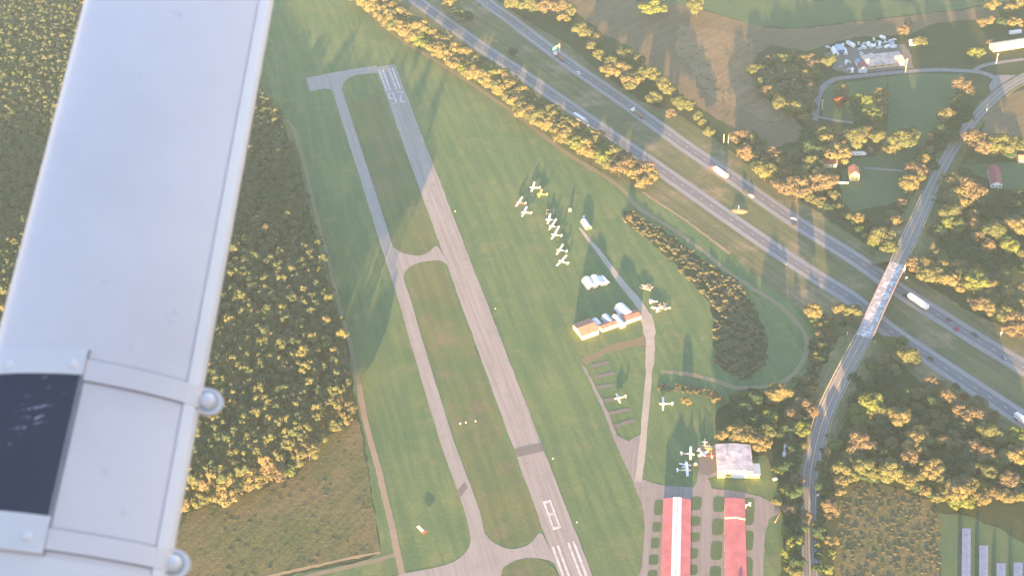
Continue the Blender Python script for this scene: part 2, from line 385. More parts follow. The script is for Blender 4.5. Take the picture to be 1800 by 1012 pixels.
# figure 8 (near end), read from our side
s8 = (G(958,880,0)-r0).dot(RD); L8 = 21.0; W8 = 4.6; th = 1.15
o8 = (G(967,896,0)-r0).dot(RN)
def seg(b, s, t, ls, wt, z=.168): bar(b, s, t, ls, wt, 0, z)
for q in (0, .47, 1): seg(b, s8+q*(L8-1.9), o8-W8/2, 1.9, W8, .176)
for tt in (-W8/2, W8/2-th): seg(b, s8+1.9, o8+tt, L8-3.8, th)
# 26 (far end) seen upside down from here
s26 = (G(694,172,0)-r0).dot(RD)-9; L2 = 19.0
def line2(b, p, q, wd, z=0.168):
    p = Vector(p); q = Vector(q); d = (q-p).normalized(); nn = Vector((-d.y, d.x))*wd/2
    b.face([rw(*(p+nn), z), rw(*(q+nn), z), rw(*(q-nn), z), rw(*(p-nn), z)])
# glyph coordinates: u across (reader's right), v down from top of glyph ; reader stands beyond the far end looking towards us
def glyph(b, strokes, ou):
    for (u0, v0, u1, v1) in strokes:
        line2(b, (s26+L2-v0*L2, (ou+u0)*1.0), (s26+L2-v1*L2, (ou+u1)*1.0), 0.95)
sgn = 1
G6 = [(2.0,.05,-1.6,.05),(-2,.02,-2,.98),(-1.6,.95,1.6,.95),(2,.98,2,.48),(-1.6,.5,1.6,.5)]
G2 = [(-2,.05,1.6,.05),(2,.03,2,.33),(2,.3,-2,.95),(-2,.95,2.2,.95)]
# reader's right = -RN side when facing +RD
glyph(b, [(-u0*1, v0, -u1*1, v1) for u0,v0,u1,v1 in G2], 3.9 if False else 0) if False else None
def put(strokes, centre, flip):
    for i_, (u0, v0, u1, v1) in enumerate(strokes):
        line2(b, (s26+v0*L2*-1+L2, centre+u0*flip), (s26+v1*L2*-1+L2, centre+u1*flip), 1.05, .168+.004*i_)
put([], 0, 1)
# reader faces +RD (towards us); right hand = -RN if RN is left of RD
put(G2, 3.9, -1); put(G6, -3.9, -1)
smesh('runway_markings', b)
# taxiway
tx = [(592,150),(595,165),(606.7,203),(630,275),(647.9,330),(680,432),(712,530),(726.2,580),(760.3,693),(791,790),(815,855),(832,905),(843,960),(850,1012),(862,1140)]
b = MB(); b.mat('taxi'); strip(b, pxline(tx, 0.11, 8), 3.9, -3.9, amp=0.25); smesh('taxiway', b)
def tsheet(pts, z=0.105): return sheet('taxiway', pts, 'taxi', z, 0.12, 3, smooth=3)
sheet('taxiway', [(538,137),(565,132),(590,127),(625,121),(662,115),(667,128),(648,130),(628,132),(613,137),(604,146),(601,158),(602,172),(590,174),(587,162),(580,157),(570,156),(544,161)], 'taxi', .105, .1, 3)
tsheet([(684,428),(694,436),(710,445),(735,449),(752,444),(766,432),(774,440),(790,470),(776,458),(745,460),(722,468),(710,482),(712,505),(706,512),(685,440)])
tsheet([(825,880),(838,900),(848,930),(865,950),(890,963),(915,962),(935,952),(950,935),(965,960),(990,1010),(975,990),(960,983),(930,980),(905,985),(885,1000),(878,1030),(830,1080),(760,1100),(690,1030),(700,1010),(760,998),(800,985),(822,965),(828,940)])
sheet('infield_grass', [(880,1060),(884,1005),(900,988),(925,981),(950,983),(968,992),(985,1020),(1000,1060)], 'mown2', 0.125, smooth=3)
# apron and hangar taxi lanes
sheet('apron', [(1022,640),(1030,646),(1065,715),(1085,765),(1105,775),(1128,762),(1124,840),(1160,852),(1220,856),(1225,845),(1232,790),(1262,780),(1262,836),(1245,840),(1252,858),(1300,864),(1335,872),(1368,886),(1372,900),(1352,912),(1344,940),(1342,1012),(1335,1200),(1090,1200),(1118,1030),(1128,1000),(1132,940),(1133,900),(1112,845),(1080,775),(1060,720)], 'apron', 0.10, 0.3, 3)
sheet('asphalt_patch', [(1232,782),(1262,788),(1262,826),(1246,836),(1229,833),(1228,806)], 'patch', .13, .4, 3)
def hole(x0, y0, x1, y1): # island of grass with rounded corners (px)
    sx = -0.086*(1 if x0 < 1215 else .45)
    c = [(x0,y0),(x1,y0),(x1+sx*(y1-y0),y1),(x0+sx*(y1-y0),y1)]
    out = []
    for i in range(4):
        p, q, r = c[i-1], c[i], c[(i+1) % 4]
        for a, t in ((p, .25), (None, 0), (r, .25)):
            if a is None: out.append((q[0]+(.07*(p[0]-q[0])+.07*(r[0]-q[0])), q[1]+(.07*(p[1]-q[1])+.07*(r[1]-q[1]))))
            else: out.append((q[0]+t*(a[0]-q[0]), q[1]+t*(a[1]-q[1])))
    return out
isl = [(1151,878,1166,905),(1148,917,1163,934),(1145,944,1160,963),(1141,974,1158,992),(1139,1001,1156,1030),
       (1214,872,1234,896),(1212,907,1232,923),(1211,935,1231,951),(1209,963,1228,981),(1207,992,1227,1010),(1204,1022,1225,1040),
       (1254,872,1274,899),(1252,911,1272,940),(1250,950,1270,983),(1248,994,1268,1030),
       (1307,874,1327,922),(1307,932,1325,966),(1304,979,1324,1030)]
for q in isl: sheet('grass_island', hole(*q), 'lawn', 0.125, 0.15, 2, smooth=2)
b = MB(); b.mat('patch')
for (x0,y0,x1,y1) in ((1040,643,1070,636),(1046,663,1080,655),(1050,681,1078,676),(1062,704,1086,699),(1070,726,1105,719),(1080,749,1115,738)):
    strip(b, [G(x0,y0,.13), G((x0+x1)/2,(y0+y1)/2,.13), G(x1,y1,.13)], 1.4, -1.4)
smesh('tie_down_pads', b)
# motorway: two carriageways
UP = [(820,-26),(860,8),(900,37),(1000,112),(1100,181),(1200,254),(1300,322),(1400,391),(1500,453),(1575,506),(1655,557),(1730,604),(1800,646),(2000,770)]
# near carriageway: dashes seen at (1396,472).. lower
LO = [(700,-22),(760,22),(830,72),(905,122),(1000,187),(1080,243),(1160,298),(1260,368),(1360,437),(1430,483),(1500,527),(1560,578),(1640,632),(1720,685),(1800,737),(2000,868)]
def carriageway(pts, flip):
    L = pxline([(x, y) for x, y in pts], 0.0, 10)
    b = MB(); b.mat('shoulder'); strip(b, L, 6.6, -6.6, 0.06, 0.1); smesh('road_shoulder', b)
    b = MB(); b.mat('road'); strip(b, L, 3.9, -3.9, 0.10); smesh('road', b)
    b = MB(); b.mat('line_paint'); strip(b, L, 3.75, 3.5, 0.14); strip(b, L, -3.5, -3.75, 0.14)
    # dashes every 10.5 m
    acc = 0; nx = 0
    for i in range(len(L)-1):
        sl_ = (L[i+1]-L[i]).length; d = (L[i+1]-L[i]).normalized(); nn = Vector((-d.y, d.x, 0))*0.14
        while nx < acc+sl_:
            p = L[i]+d*(nx-acc); q = p+d*2.8; zz = Vector((0,0,.145))
            b.face([p-nn+zz, q-nn+zz, q+nn+zz, p+nn+zz]); nx += 10.6
        acc += sl_
    smesh('road_markings', b); return L
sheet('verge', [(640,-90),(640,0),(700,55),(800,118),(905,190),(1005,265),(1055,298),(1100,325),(1135,342),(1200,382),(1283,446),(1320,478),(1378,520),(1425,560),(1440,600),(1470,640),(1520,640),(1560,620),(1640,690),(1760,760),(2100,980),(2100,700),(1800,590),(1700,545),(1600,480),(1540,440),(1470,395),(1400,345),(1330,300),(1250,240),(1200,205),(1130,180),(1060,130),(1000,80),(930,40),(860,-10),(800,-90)], 'verge', 0.02)
LU = carriageway(UP, 1); LL = carriageway(LO, -1)
# overpass road climbing embankments to a bridge deck
RZ = 7.0
OP = [(1427,1200,0),(1425,1060,0),(1424,1012,0),(1422,950,0),(1422,900,0),(1424,840,.5),(1432,792,1.5),(1446,740,3),(1463,698,4.5),(1482,660,6),(1502,622,RZ),(1521,586,RZ),(1548,527,RZ),(1578,463,RZ),(1600,416,RZ-.3),(1618,377,6),(1640,327,4.5),(1660,287,3),(1682,250,1.8),(1710,212,.8),(1740,180,.2),(1772,153,.1),(1830,120,.1)]
OL = smoothline([G(*p) for p in OP], 8)
i0 = min(range(len(OL)), key=lambda i: (OL[i]-G(1519,590,RZ)).length); i1 = min(range(len(OL)), key=lambda i: (OL[i]-G(1578,463,RZ)).length)
for seg_ in (OL[:i0+1], OL[i1:]):
    b = MB(); b.mat('backroad'); strip(b, seg_, 4.1, -4.1, 0.16); smesh('road', b)
    b = MB(); b.mat('patch')
    for q in (-2.55,-1.05,.75,2.25): strip(b, seg_, q+.22, q-.22, .18, .12)
    smesh('tyre_tracks', b)
    b = MB(); b.mat('yellow_paint'); strip(b, seg_, .22, .08, .2); strip(b, seg_, -.08, -.22, .2)
    b.mat('line_paint'); strip(b, seg_, 3.3, 3.15, .2); strip(b, seg_, -3.15, -3.3, .2); smesh('road_markings', b)
    b = MB(); b.mat('verge'); rows = []
    for i, p in enumerate(seg_):
        a = seg_[max(0,i-1)]; c = seg_[min(len(seg_)-1,i+1)]; d = c-a; d.z = 0; d.normalize(); nn = Vector((-d.y, d.x, 0)); h = p.z
        q = lambda t, z: Vector((p.x+nn.x*t, p.y+nn.y*t, z))
        rows.append([q(6+h*1.6, 0.05), q(6+h*.7, h*.6+.1), q(5.6, h+.12), q(-5.6, h+.12), q(-6-h*.7, h*.6+.1), q(-6-h*1.6, 0.05)])
    b.grid(rows)
    e = rows[-1] if seg_ is not OL[i1:] and seg_[-1] == OL[i0] else rows[0]
    smesh('embankment', b)
BR = thing('overpass_bridge', 'concrete road bridge with mottled pale deck crossing both motorway carriageways', 'bridge', (OL[i0]+OL[i1])/2)
BR.location.z = 0; bo = BR.location.copy(); seg_ = [p-bo for p in OL[i0:i1+1]]
b = MB(); b.mat('deck'); strip(b, seg_, 4.3, -4.3, .22); b.build('deck', BR)
b = MB(); b.mat('concrete'); A = []
for i, p in enumerate(seg_):
    a = seg_[max(0,i-1)]; c = seg_[min(len(seg_)-1,i+1)]; d = (c-a); d.z = 0; d.normalize(); nn = Vector((-d.y, d.x, 0))
    A.append([p+nn*4.6+Vector((0,0,.17)), p-nn*4.6+Vector((0,0,.17)), p-nn*4.6+Vector((0,0,-1.1)), p+nn*4.6+Vector((0,0,-1.1))])
b.loft(A); b.build('bridge_slab', BR)
for sd in (1, -1):
    b = MB(); b.mat('rail'); A = []
    for i, p in enumerate(seg_):
        a = seg_[max(0,i-1)]; c = seg_[min(len(seg_)-1,i+1)]; d = (c-a); d.z = 0; d.normalize(); nn = Vector((-d.y, d.x, 0))*sd
        A.append([p+nn*4.9+Vector((0,0,1.1)), p+nn*4.62+Vector((0,0,1.1)), p+nn*4.62+Vector((0,0,-.9)), p+nn*4.9+Vector((0,0,-.9))])
    b.loft(A); b.build('parapet', BR)
od = (OL[i1]-OL[i0]).normalized(); on = Vector((-od.y, od.x, 0))
for f_ in (0.36, 0.62):
    p = OL[i0].lerp(OL[i1], f_)-bo
    for k in (-3.3, 0, 3.3):
        part('pier', 'concrete', BR, lambda b: b.tube((p.x+on.x*k, p.y+on.y*k, -.2), (p.x+on.x*k, p.y+on.y*k, 6), .5, n=10))
for p, s_ in ((OL[i0]-bo, -1), (OL[i1]-bo, 1)):
    part('abutment', 'concrete', BR, lambda b: b.box((p.x+od.x*s_*.5, p.y+od.y*s_*.5, 3.4), (1.2, 10.5, 6.8), math.atan2(od.y, od.x)))
# guard rails on the approaches
def rails(seg_, off, label):
    t = thing('guard_rail', label, 'guard rail', (seg_[0].x, seg_[0].y, 0), 0, 'steel guard rails beside the overpass road')
    o = t.location; L = []
    for i, p in enumerate(seg_):
        a = seg_[max(0,i-1)]; c = seg_[min(len(seg_)-1,i+1)]; d = (c-a); d.z = 0; d.normalize(); nn = Vector((-d.y, d.x, 0))
        L.append(p+nn*off-o)
    b = MB(); b.mat('galv'); b.loft([[q+Vector((0,0,.95)), q+Vector((0.12,0,.95)), q+Vector((0.12,0,.6)), q+Vector((0,0,.6))] for q in L]); b.build('rail', t)
    b = MB(); pass
    for q in L[::2]: part('post', 'galv', t, lambda b: b.box((q.x, q.y, q.z+.4), (.15,.15,.9)))
rails(OL[i0-34:i0+1], 4.9, 'steel guard rail on the west side of the road south of the bridge')
rails(OL[i0-34:i0+1], -4.9, 'steel guard rail on the east side of the road south of the bridge')
rails(OL[i1:i1+22], 4.9, 'steel guard rail on the left side of the road above the bridge')
rails(OL[i1:i1+22], -4.9, 'steel guard rail on the right side of the road above the bridge')
# country lane
b = MB(); b.mat('backroad')
LN = pxline([(1830,150),(1800,147),(1775,147),(1757,141),(1736,131),(1713,126),(1652,123),(1605,125),(1570,128),(1538,131),(1501,135),(1474,138),(1458,144),(1446,155),(1439,168),(1434,190),(1432,212)], 0.13)
strip(b, LN, 2.7, -2.7); strip(b, pxline([(1713,126),(1722,118),(1745,112),(1800,104)],.125), 2.1,-2.1)
b.face([G(1750,132,.135),G(1738,150,.135),G(1745,178,.135),G(1782,155,.135),G(1800,142,.135),G(1795,132,.135)][::-1])
strip(b, pxline([(1436,205),(1470,212),(1500,216)],.12), 1.6,-1.6); strip(b, pxline([(1618,303),(1570,299),(1520,295)],.12), 1.4,-1.4)
smesh('lane', b)
sheet('gravel_yard', [(1445,95),(1480,85),(1590,78),(1600,90),(1605,120),(1540,126),(1490,130),(1460,120),(1470,105)], 'patch', .08, 1.0)
# fields and lawns
sheet('field', [(935,-60),(1010,20),(1060,60),(1110,85),(1150,130),(1220,185),(1290,225),(1340,262),(1400,250),(1408,225),(1390,200),(1345,175),(1325,140),(1330,95),(1380,60),(1330,45),(1240,20),(1200,-10),(1120,5),(1100,-60)], 'brownfield', .03, 1.5)
sheet('sunlit_patch', [(1195,45),(1255,52),(1325,68),(1322,120),(1345,172),(1385,205),(1350,215),(1290,185),(1250,172),(1215,120),(1185,85)], 'sunlit_straw', .036, 1.6)  # paler sheet with sunlight on the field put into its colour
sheet('pasture', [(1000,-300),(1100,-60),(1150,0),(1240,18),(1330,45),(1400,50),(1520,35),(1700,15),(1800,-5),(2100,-100),(2100,-500)], 'lawn', .035, 1.5)
sheet('field', [(1330,48),(1400,52),(1520,37),(1700,17),(1750,5),(1760,30),(1640,42),(1600,62),(1500,66),(1420,90),(1350,80)], 'brownfield', .045, 1.5)
sheet('lawn', [(1560,135),(1600,130),(1690,130),(1700,145),(1680,165),(1665,195),(1640,235),(1610,270),(1600,330),(1590,350),(1560,360),(1500,372),(1478,350),(1480,300),(1500,278),(1540,275),(1560,230)], 'lawn', .04, 1.0)
sheet('lawn', [(1455,150),(1560,135),(1560,200),(1500,215),(1450,210),(1442,180)], 'lawn', .043, 1.0)
sheet('meadow', [(1760,165),(1800,158),(1900,150),(1900,260),(1800,245),(1760,235),(1725,238),(1735,200)], 'brownfield', .04, 1.2)
sheet('lawn', [(1690,290),(1900,280),(1900,370),(1760,345),(1740,320)], 'lawn', .04, 1.2)
sheet('field', [(1478,875),(1490,855),(1520,845),(1560,850),(1600,868),(1640,880),(1655,920),(1650,1012),(1640,1200),(1462,1200),(1468,960)], 'weeds', .05, 1.0)
sheet('lawn', [(1648,900),(1700,905),(1760,930),(1850,985),(1900,1200),(1645,1200),(1655,1000)], 'lawn', .045, 1.0)
# ------------------------------------------------------------ light aircraft (nose along +X, span 10.8 m, origin on the ground)
def ring(x, ry, rz, zc, n=10): return [(x, ry*math.cos(2*math.pi*k/n), zc+rz*math.sin(2*math.pi*k/n)) for k in range(n)]
def wing_mesh(b, xc, chord, half, z, th=.16, tipk=.8, dih=0.0):
    rows = []
    for y, k in ((-half, tipk*.8), (-half*.93, tipk), (-half*.5, 1), (0, 1), (half*.5, 1), (half*.93, tipk), (half, tipk*.8)):
        c = chord*k; zz = z+abs(y)*dih
        rows.append([(xc+c*.45, y, zz), (xc+c*.25, y, zz+th*.6), (xc-c*.1, y, zz+th*.5), (xc-c*.55, y, zz), (xc, y, zz-th*.35)])
    b.loft(rows)
def make_plane(label, wingc='white', bodyc='white', tailc=None, high=True, span=10.8, length=7.3, chord=1.55, wings=True, group=None):
    t = thing('light_aircraft', label, 'aircraft', (0,0,0), 0, group); tailc = tailc or bodyc; L = length; f = .42*L
    zc = 1.15
    part('fuselage', bodyc, t, lambda b: b.loft([ring(f, .18,.2,zc-.05), ring(f-.15,.38,.4,zc-.02), ring(f-1.1,.5,.55,zc+.05), ring(f-1.9,.56,.75,zc+.25), ring(f-3.0,.52,.68,zc+.2), ring(f-4.2,.32,.4,zc+.1), ring(f-L+.5,.10,.16,zc+.12), ring(f-L+.1,.05,.1,zc+.14)]), True)
    part('spinner', 'darkgrey', t, lambda b: b.tube((f-.02,0,zc-.05),(f+.25,0,zc-.05),.17,.03,8))
    part('propeller', 'darkgrey', t, lambda b: (b.box((f+.1,0,zc-.05),(.06,.14,1.8))))
    part('windscreen', 'glass', t, lambda b: b.loft([ring(f-1.25,.44,.1,zc+.60,8), ring(f-1.75,.57,.36,zc+.66,8), ring(f-2.0,.57,.38,zc+.66,8)]))
    if wings:
        wz = zc+.92 if high else zc-.35; wx = f-2.15
        part('wing', wingc, t, lambda b: wing_mesh(b, wx, chord, span/2, wz, .18, .82, 0.0 if high else .06))
        if high:
            for s_ in (1,-1): part('wing_strut', wingc, t, lambda b: b.tube((wx,s_*.5,zc-.3),(wx,s_*span*.28,wz),.05,n=5))
    part('tailplane', tailc, t, lambda b: wing_mesh(b, f-L+.6, .95, 1.55, zc+.2, .08, .7))
    part('fin', tailc, t, lambda b: b.loft([[(f-L+1.3,.04,zc+.2),(f-L+1.3,-.04,zc+.2),(f-L-.05,-.03,zc+.15),(f-L-.05,.03,zc+.15)], [(f-L+.55,.03,zc+1.35),(f-L+.55,-.03,zc+1.35),(f-L-.1,-.02,zc+1.35),(f-L-.1,.02,zc+1.35)]]))
    for (x, y) in ((f-1.9, 1.0), (f-1.9, -1.0), (f-.5 if not high else f-L+.5, 0)):
        r_ = .22 if y or not high else .1
        part('wheel', 'tyre', t, lambda b: b.tube((x,y-.07,r_),(x,y+.07,r_),r_,n=10))
        part('gear_leg', bodyc, t, lambda b: b.tube((x,y,r_),(x+.05,y*.4,zc-.35 if y else zc-.3),.05,n=5))
    return t
def place_plane(t, nose, tail, zz=1.2):
    a, b_ = G(*nose, zz), G(*tail, zz); c = (a+b_)/2; d = a-b_
    t.location = (c.x, c.y, 0.05); t.rotation_euler = (0, 0, math.atan2(d.y, d.x))
gA = 'light aircraft parked in a line on the grass'
P_ = [((930,329.4),(948.7,330.6),'white','white','white','white high-wing aircraft at the top left end of the grass parking line, nose left',11),
 ((945,341),(959.4,342.3),'yellow','yellow','yellow','small all-yellow light aircraft parked on the grass, the only yellow one of the line',9.2),
 ((907,355),(923,358),'white','redmetal','white','white-winged aircraft with a red rear fuselage, leftmost on the grass',11),
 ((915.8,372.6),(932.7,374.7),'white','cream','cream','white-winged aircraft with a cream tail, parked just below the red-bodied one',11),
 ((959,386),(976,387),'white','white','white','white aircraft directly below the wooden frame on the grass',10.5),
 ((966.5,397),(979,399.6),'white','cream','white','small white aircraft squeezed in the middle of the three parked close together',9.8),
 ((972,412),(983,414),'white','cream','cream','white aircraft with long wings, lowest of the three parked close together',11.5),
 ((978,438.4),(995.3,442),'cream','cream','white','cream aircraft second from the bottom end of the grass parking line',10.8),
 ((981.6,457.5),(997.7,463),'white','white','cream','white aircraft at the bottom end of the grass parking line',11.6)]
for no, ta, wc, bc, tc, lb, sp in P_:
    t = make_plane(lb, wc, bc, tc, span=sp*1.15, length=7.6, chord=1.7, group=gA); place_plane(t, no, ta)
t = make_plane('cream low-wing aircraft standing on a tie-down pad beside the gravel drive', 'cream', 'cream', 'cream', high=False, span=8.4, length=7.0); place_plane(t, (1080,700.5), (1098,697))
t = make_plane('white low-wing aircraft with slim wings alone on the grass right of the drive', 'white', 'cream', 'white', high=False, span=11.2, length=8.0, chord=1.3); place_plane(t, (1158,709), (1180,709.6))
t = make_plane('white high-wing aircraft, upper of two standing at the apron edge by the grey hangar', 'white', 'cream', 'white', span=10.2, length=7.8); place_plane(t, (1221,798), (1200,797))
t = make_plane('white high-wing aircraft, lower of two at the apron edge with nose toward the hangar', 'white', 'cream', 'white', span=10.6, length=8.0); place_plane(t, (1216,826), (1192,826))
t = make_plane('pale blue-white aircraft parked crosswise above the lower apron aircraft', 'white', 'white', 'white', high=False, span=6.8, length=5.4, chord=1.3); place_plane(t, (1206,809), (1203,822))
t = make_plane('cream aircraft fuselage with stub wings standing on grass above the apron', 'cream', 'cream', 'cream', high=False, span=3.4, length=5.8, chord=1.1); place_plane(t, (1239,769), (1238.5,784))
t = make_plane('white jet-like aircraft with swept body standing askew on the apron', 'white', 'white', 'white', high=False, span=6.5, length=6.0, chord=2.0); place_plane(t, (1241,802), (1228,790))
t = make_plane('small yellow aircraft on the apron above the reddish one by the hangar wall', 'yellow', 'yellow', 'cream', span=4.2, length=5.0); place_plane(t, (1244,795), (1247,784))
t = make_plane('small reddish orange aircraft close to the left wall of the grey hangar', 'redmetal', 'cream', 'redmetal', high=False, span=6.0, length=5.4); place_plane(t, (1252,805), (1250,793))
t = make_plane('aircraft with white and cream tail beside the second red hangar roof', 'cream', 'cream', 'white', span=5.0, length=6.0); place_plane(t, (1304,889), (1313,887))
# small airfield objects
def cart(px, py, label, c1, c2, sz=(2.4,1.5,1.2), rz=0, name='ground_cart', cat='cart'):
    p = G(px, py, .1); t = thing(name, label, cat, (p.x, p.y, .1), rz)
    part('body', c1, t, lambda b: b.box((0,0,.35+sz[2]/2),sz,0,(.9,.85)))
    part('cover', c2, t, lambda b: b.box((sz[0]*.1,0,.35+sz[2]+.2),(sz[0]*.6,sz[1]*.8,.4),0,(.8,.7)))
    for x in (-1,1):
        for y in (-1,1): part('wheel','tyre',t,lambda b: b.tube((x*sz[0]*.33,y*sz[1]*.5-.06,.25),(x*sz[0]*.33,y*sz[1]*.5+.06,.25),.25,n=8))
    return t
cart(1222,817,'small red and white cart on the dark apron between aircraft and hangar','redmetal','white',(2.2,1.4,.9))
cart(1026,384,'small blue-white tractor just above the white shelter at the end of the drive','bluegrey','white',(2.6,1.6,1.3),1.2,'tractor','tractor')
cart(1002,371,'small white hut standing alone on the grass left of the shelter','white','white',(1.8,1.8,1.5),0,'small_hut','hut')
p = G(740,932,.1); t = thing('wind_tee', 'white and orange wind direction marker standing alone in the grass', 'wind marker', (p.x,p.y,.1), 2.2)
part('body','white',t,lambda b: b.box((0,0,1.6),(5.2,1.5,.5),0,(.95,.8)))
part('orange_tail','redmetal',t,lambda b: b.box((-3.2,0,1.7),(1.3,2.4,.25)))
part('post','galv',t,lambda b: b.tube((0,0,0),(0,0,1.4),.12))
for k,(x,y) in enumerate(((809,744),(819,742),(836,740))):
    p = G(x,y,.1); t = thing('marker_cone', ['white marker cone lying leftmost in the grass between taxiway and runway','white marker cone in the middle of three on the infield grass','white marker cone nearest the runway of three on the infield'][k],'cone',(p.x,p.y,.1),0,'marker cones on the infield')
    part('cone','white',t,lambda b: b.tube((0,0,.06),(0,0,.7),.32,.06,10)); part('base','white',t,lambda b: b.box((0,0,.04),(.8,.8,.08)))
# edge markers by the runway
k = 0
for (x,y) in ((800,372),(871,543),(972,806),(1014,918)):
    p = G(x,y,.1); t = thing('edge_light','small white edge light beside the runway','light',(p.x,p.y,.1),0,'edge lights beside the runway')
    part('lamp_head','white',t,lambda b: b.box((0,0,.5),(.5,.5,.3))); part('stem','galv',t,lambda b: b.tube((0,0,0),(0,0,.35),.1,n=6))
p = G(967,373,.1); t = thing('wooden_rack','low open wooden frame on the grass above the parked aircraft','frame',(p.x,p.y,.1),-.05)
for y in (-2.2,2.2): part('beam','timber',t,lambda b: b.box((0,y,.5),(5.6,.35,.3)))
for x in (-2.6,0,2.6): part('cross_beam','timber',t,lambda b: b.box((x,0,.8),(.35,4.6,.3)))
# ------------------------------------------------------------ buildings
def frame_from_px(a, b_, c, z=0.05):
    A, B, C_ = G(*a, z), G(*b_, z), G(*c, z); u = (B-A); W = u.length; u.normalize(); v = Vector((-u.y, u.x, 0))
    D = (C_-A).dot(v)
    if D < 0: v = -v; D = -D
    return A, u, v, W, D
def house(name, label, cat, a, b_, c, h, rise, wallm, roofm, ridge='u', over=.35, door=None, windows=(), slabs=(), group=None, stripe=None):
    A, u, v, W, D = frame_from_px(a, b_, c)
    # local frame: x along u (front), y along v (depth); handle handedness
    flip = u.x*v.y-u.y*v.x < 0
    if flip: A = A+u*W; u = -u
    t = thing(name, label, cat, (A.x, A.y, .05), math.atan2(u.y, u.x), group)
    b = MB(); b.mat(wallm)
    P = [(0,0),(W,0),(W,D),(0,D)]
    for i in range(4):
        p, q = P[i], P[(i+1)%4]; b.face([(p[0],p[1],0),(q[0],q[1],0),(q[0],q[1],h),(p[0],p[1],h)])
    if rise > 0:
        if ridge == 'u':
            b.face([(0,D,h),(0,0,h),(0,D/2,h+rise)]); b.face([(W,0,h),(W,D,h),(W,D/2,h+rise)])
        else:
            b.face([(0,0,h),(W,0,h),(W/2,0,h+rise)]); b.face([(W,D,h),(0,D,h),(W/2,D,h+rise)])
    b.build('wall', t)
    e = over; k = .05; T = .14
    def slab(b, pts): 
        lo = [Vector(p)+Vector((0,0,k)) for p in pts]; hi = [q+Vector((0,0,T)) for q in lo]
        b.face(lo[::-1]); b.face(hi)
        for i in range(4): b.face([lo[i], lo[(i+1)%4], hi[(i+1)%4], hi[i]])
    if rise > 0 and ridge == 'u':
        g = rise/(D/2)*e
        sl_ = [[(-e,-e,h-g),(W+e,-e,h-g),(W+e,D/2,h+rise),(-e,D/2,h+rise)], [(-e,D/2,h+rise),(W+e,D/2,h+rise),(W+e,D+e,h-g),(-e,D+e,h-g)]]
    elif rise > 0:
        g = rise/(W/2)*e
        sl_ = [[(-e,-e,h-g),(W/2,-e,h+rise),(W/2,D+e,h+rise),(-e,D+e,h-g)], [(W/2,-e,h+rise),(W+e,-e,h-g),(W+e,D+e,h-g),(W/2,D+e,h+rise)]]
    else: sl_ = [[(-e,-e,h),(W+e,-e,h),(W+e,D+e,h),(-e,D+e,h)]]
    b = MB(); b.mat(roofm)
    for s_ in sl_: slab(b, s_)
    ro = b.build('roof', t)
    if stripe:
        b = MB(); b.mat(stripe); f0 = .64
        for sx, s_ in ((0,sl_[0]),(1,sl_[1])):
            y0, y1 = -e, D+e; z = lambda x: h+rise*(1-abs(x-W/2)/(W/2))+T+.09
            xa, xb = (W*.335, W/2-.12) if sx == 0 else (W/2+.12, W*.665)
            b.face([(xa,y0,z(xa)),(xb,y0,z(xb)),(xb,y1,z(xb)),(xa,y1,z(xa))])
        b.build('translucent_strip', ro)
    if door:
        x0, x1, hh, dm = door
        d_ = part('door', dm, t, lambda b: b.box(((x0+x1)/2*W,-.05,hh/2),((x1-x0)*W,.12,hh)))
        for q in range(1,4): part('door_rib','galv',d_,lambda b: b.box(((x0+(x1-x0)*q/4)*W,-.13,hh/2),(.08,.05,hh)))
    for (x, z, ww, hh) in windows:
        w_ = part('window', 'glass', t, lambda b: b.box((x*W,-.04,z),(ww,.1,hh)))
        part('frame', 'white', w_, lambda b: (b.box((x*W,-.08,z+hh/2+.06),(ww+.25,.1,.12)), b.box((x*W,-.08,z-hh/2-.06),(ww+.25,.12,.12))))
    return t, W, D, A, u, v
def arch(name, label, cat, p0, p1, rad, hh, shellm, endm='cream', group=None, zz=0.05):
    A, B = G(*p0, zz), G(*p1, zz); d = B-A; L = d.length
    t = thing(name, label, cat, (A.x, A.y, zz), math.atan2(d.y, d.x), group); n = 12
    def arc(x, k=1.0, dz=0): return [(x, rad*k*math.cos(math.pi*j/n), hh*k*math.sin(math.pi*j/n)+dz) for j in range(n+1)]
    rows = [arc(L*j/8, 1+(.012 if j%2 else 0)) for j in range(9)]
    part('shell', shellm, t, lambda b: (b.grid(rows), b.grid([arc(0,.97), arc(L,.97)][::-1])))
    part('end_wall', endm, t, lambda b: b.face(arc(L-.15,.98)[::-1]))
    part('end_wall', endm, t, lambda b: b.face(arc(.15,.98)))
    part('door', 'darkgrey', t, lambda b: b.box((L-.1,0,hh*.28),(.12,rad*.5,hh*.56)))
    return t
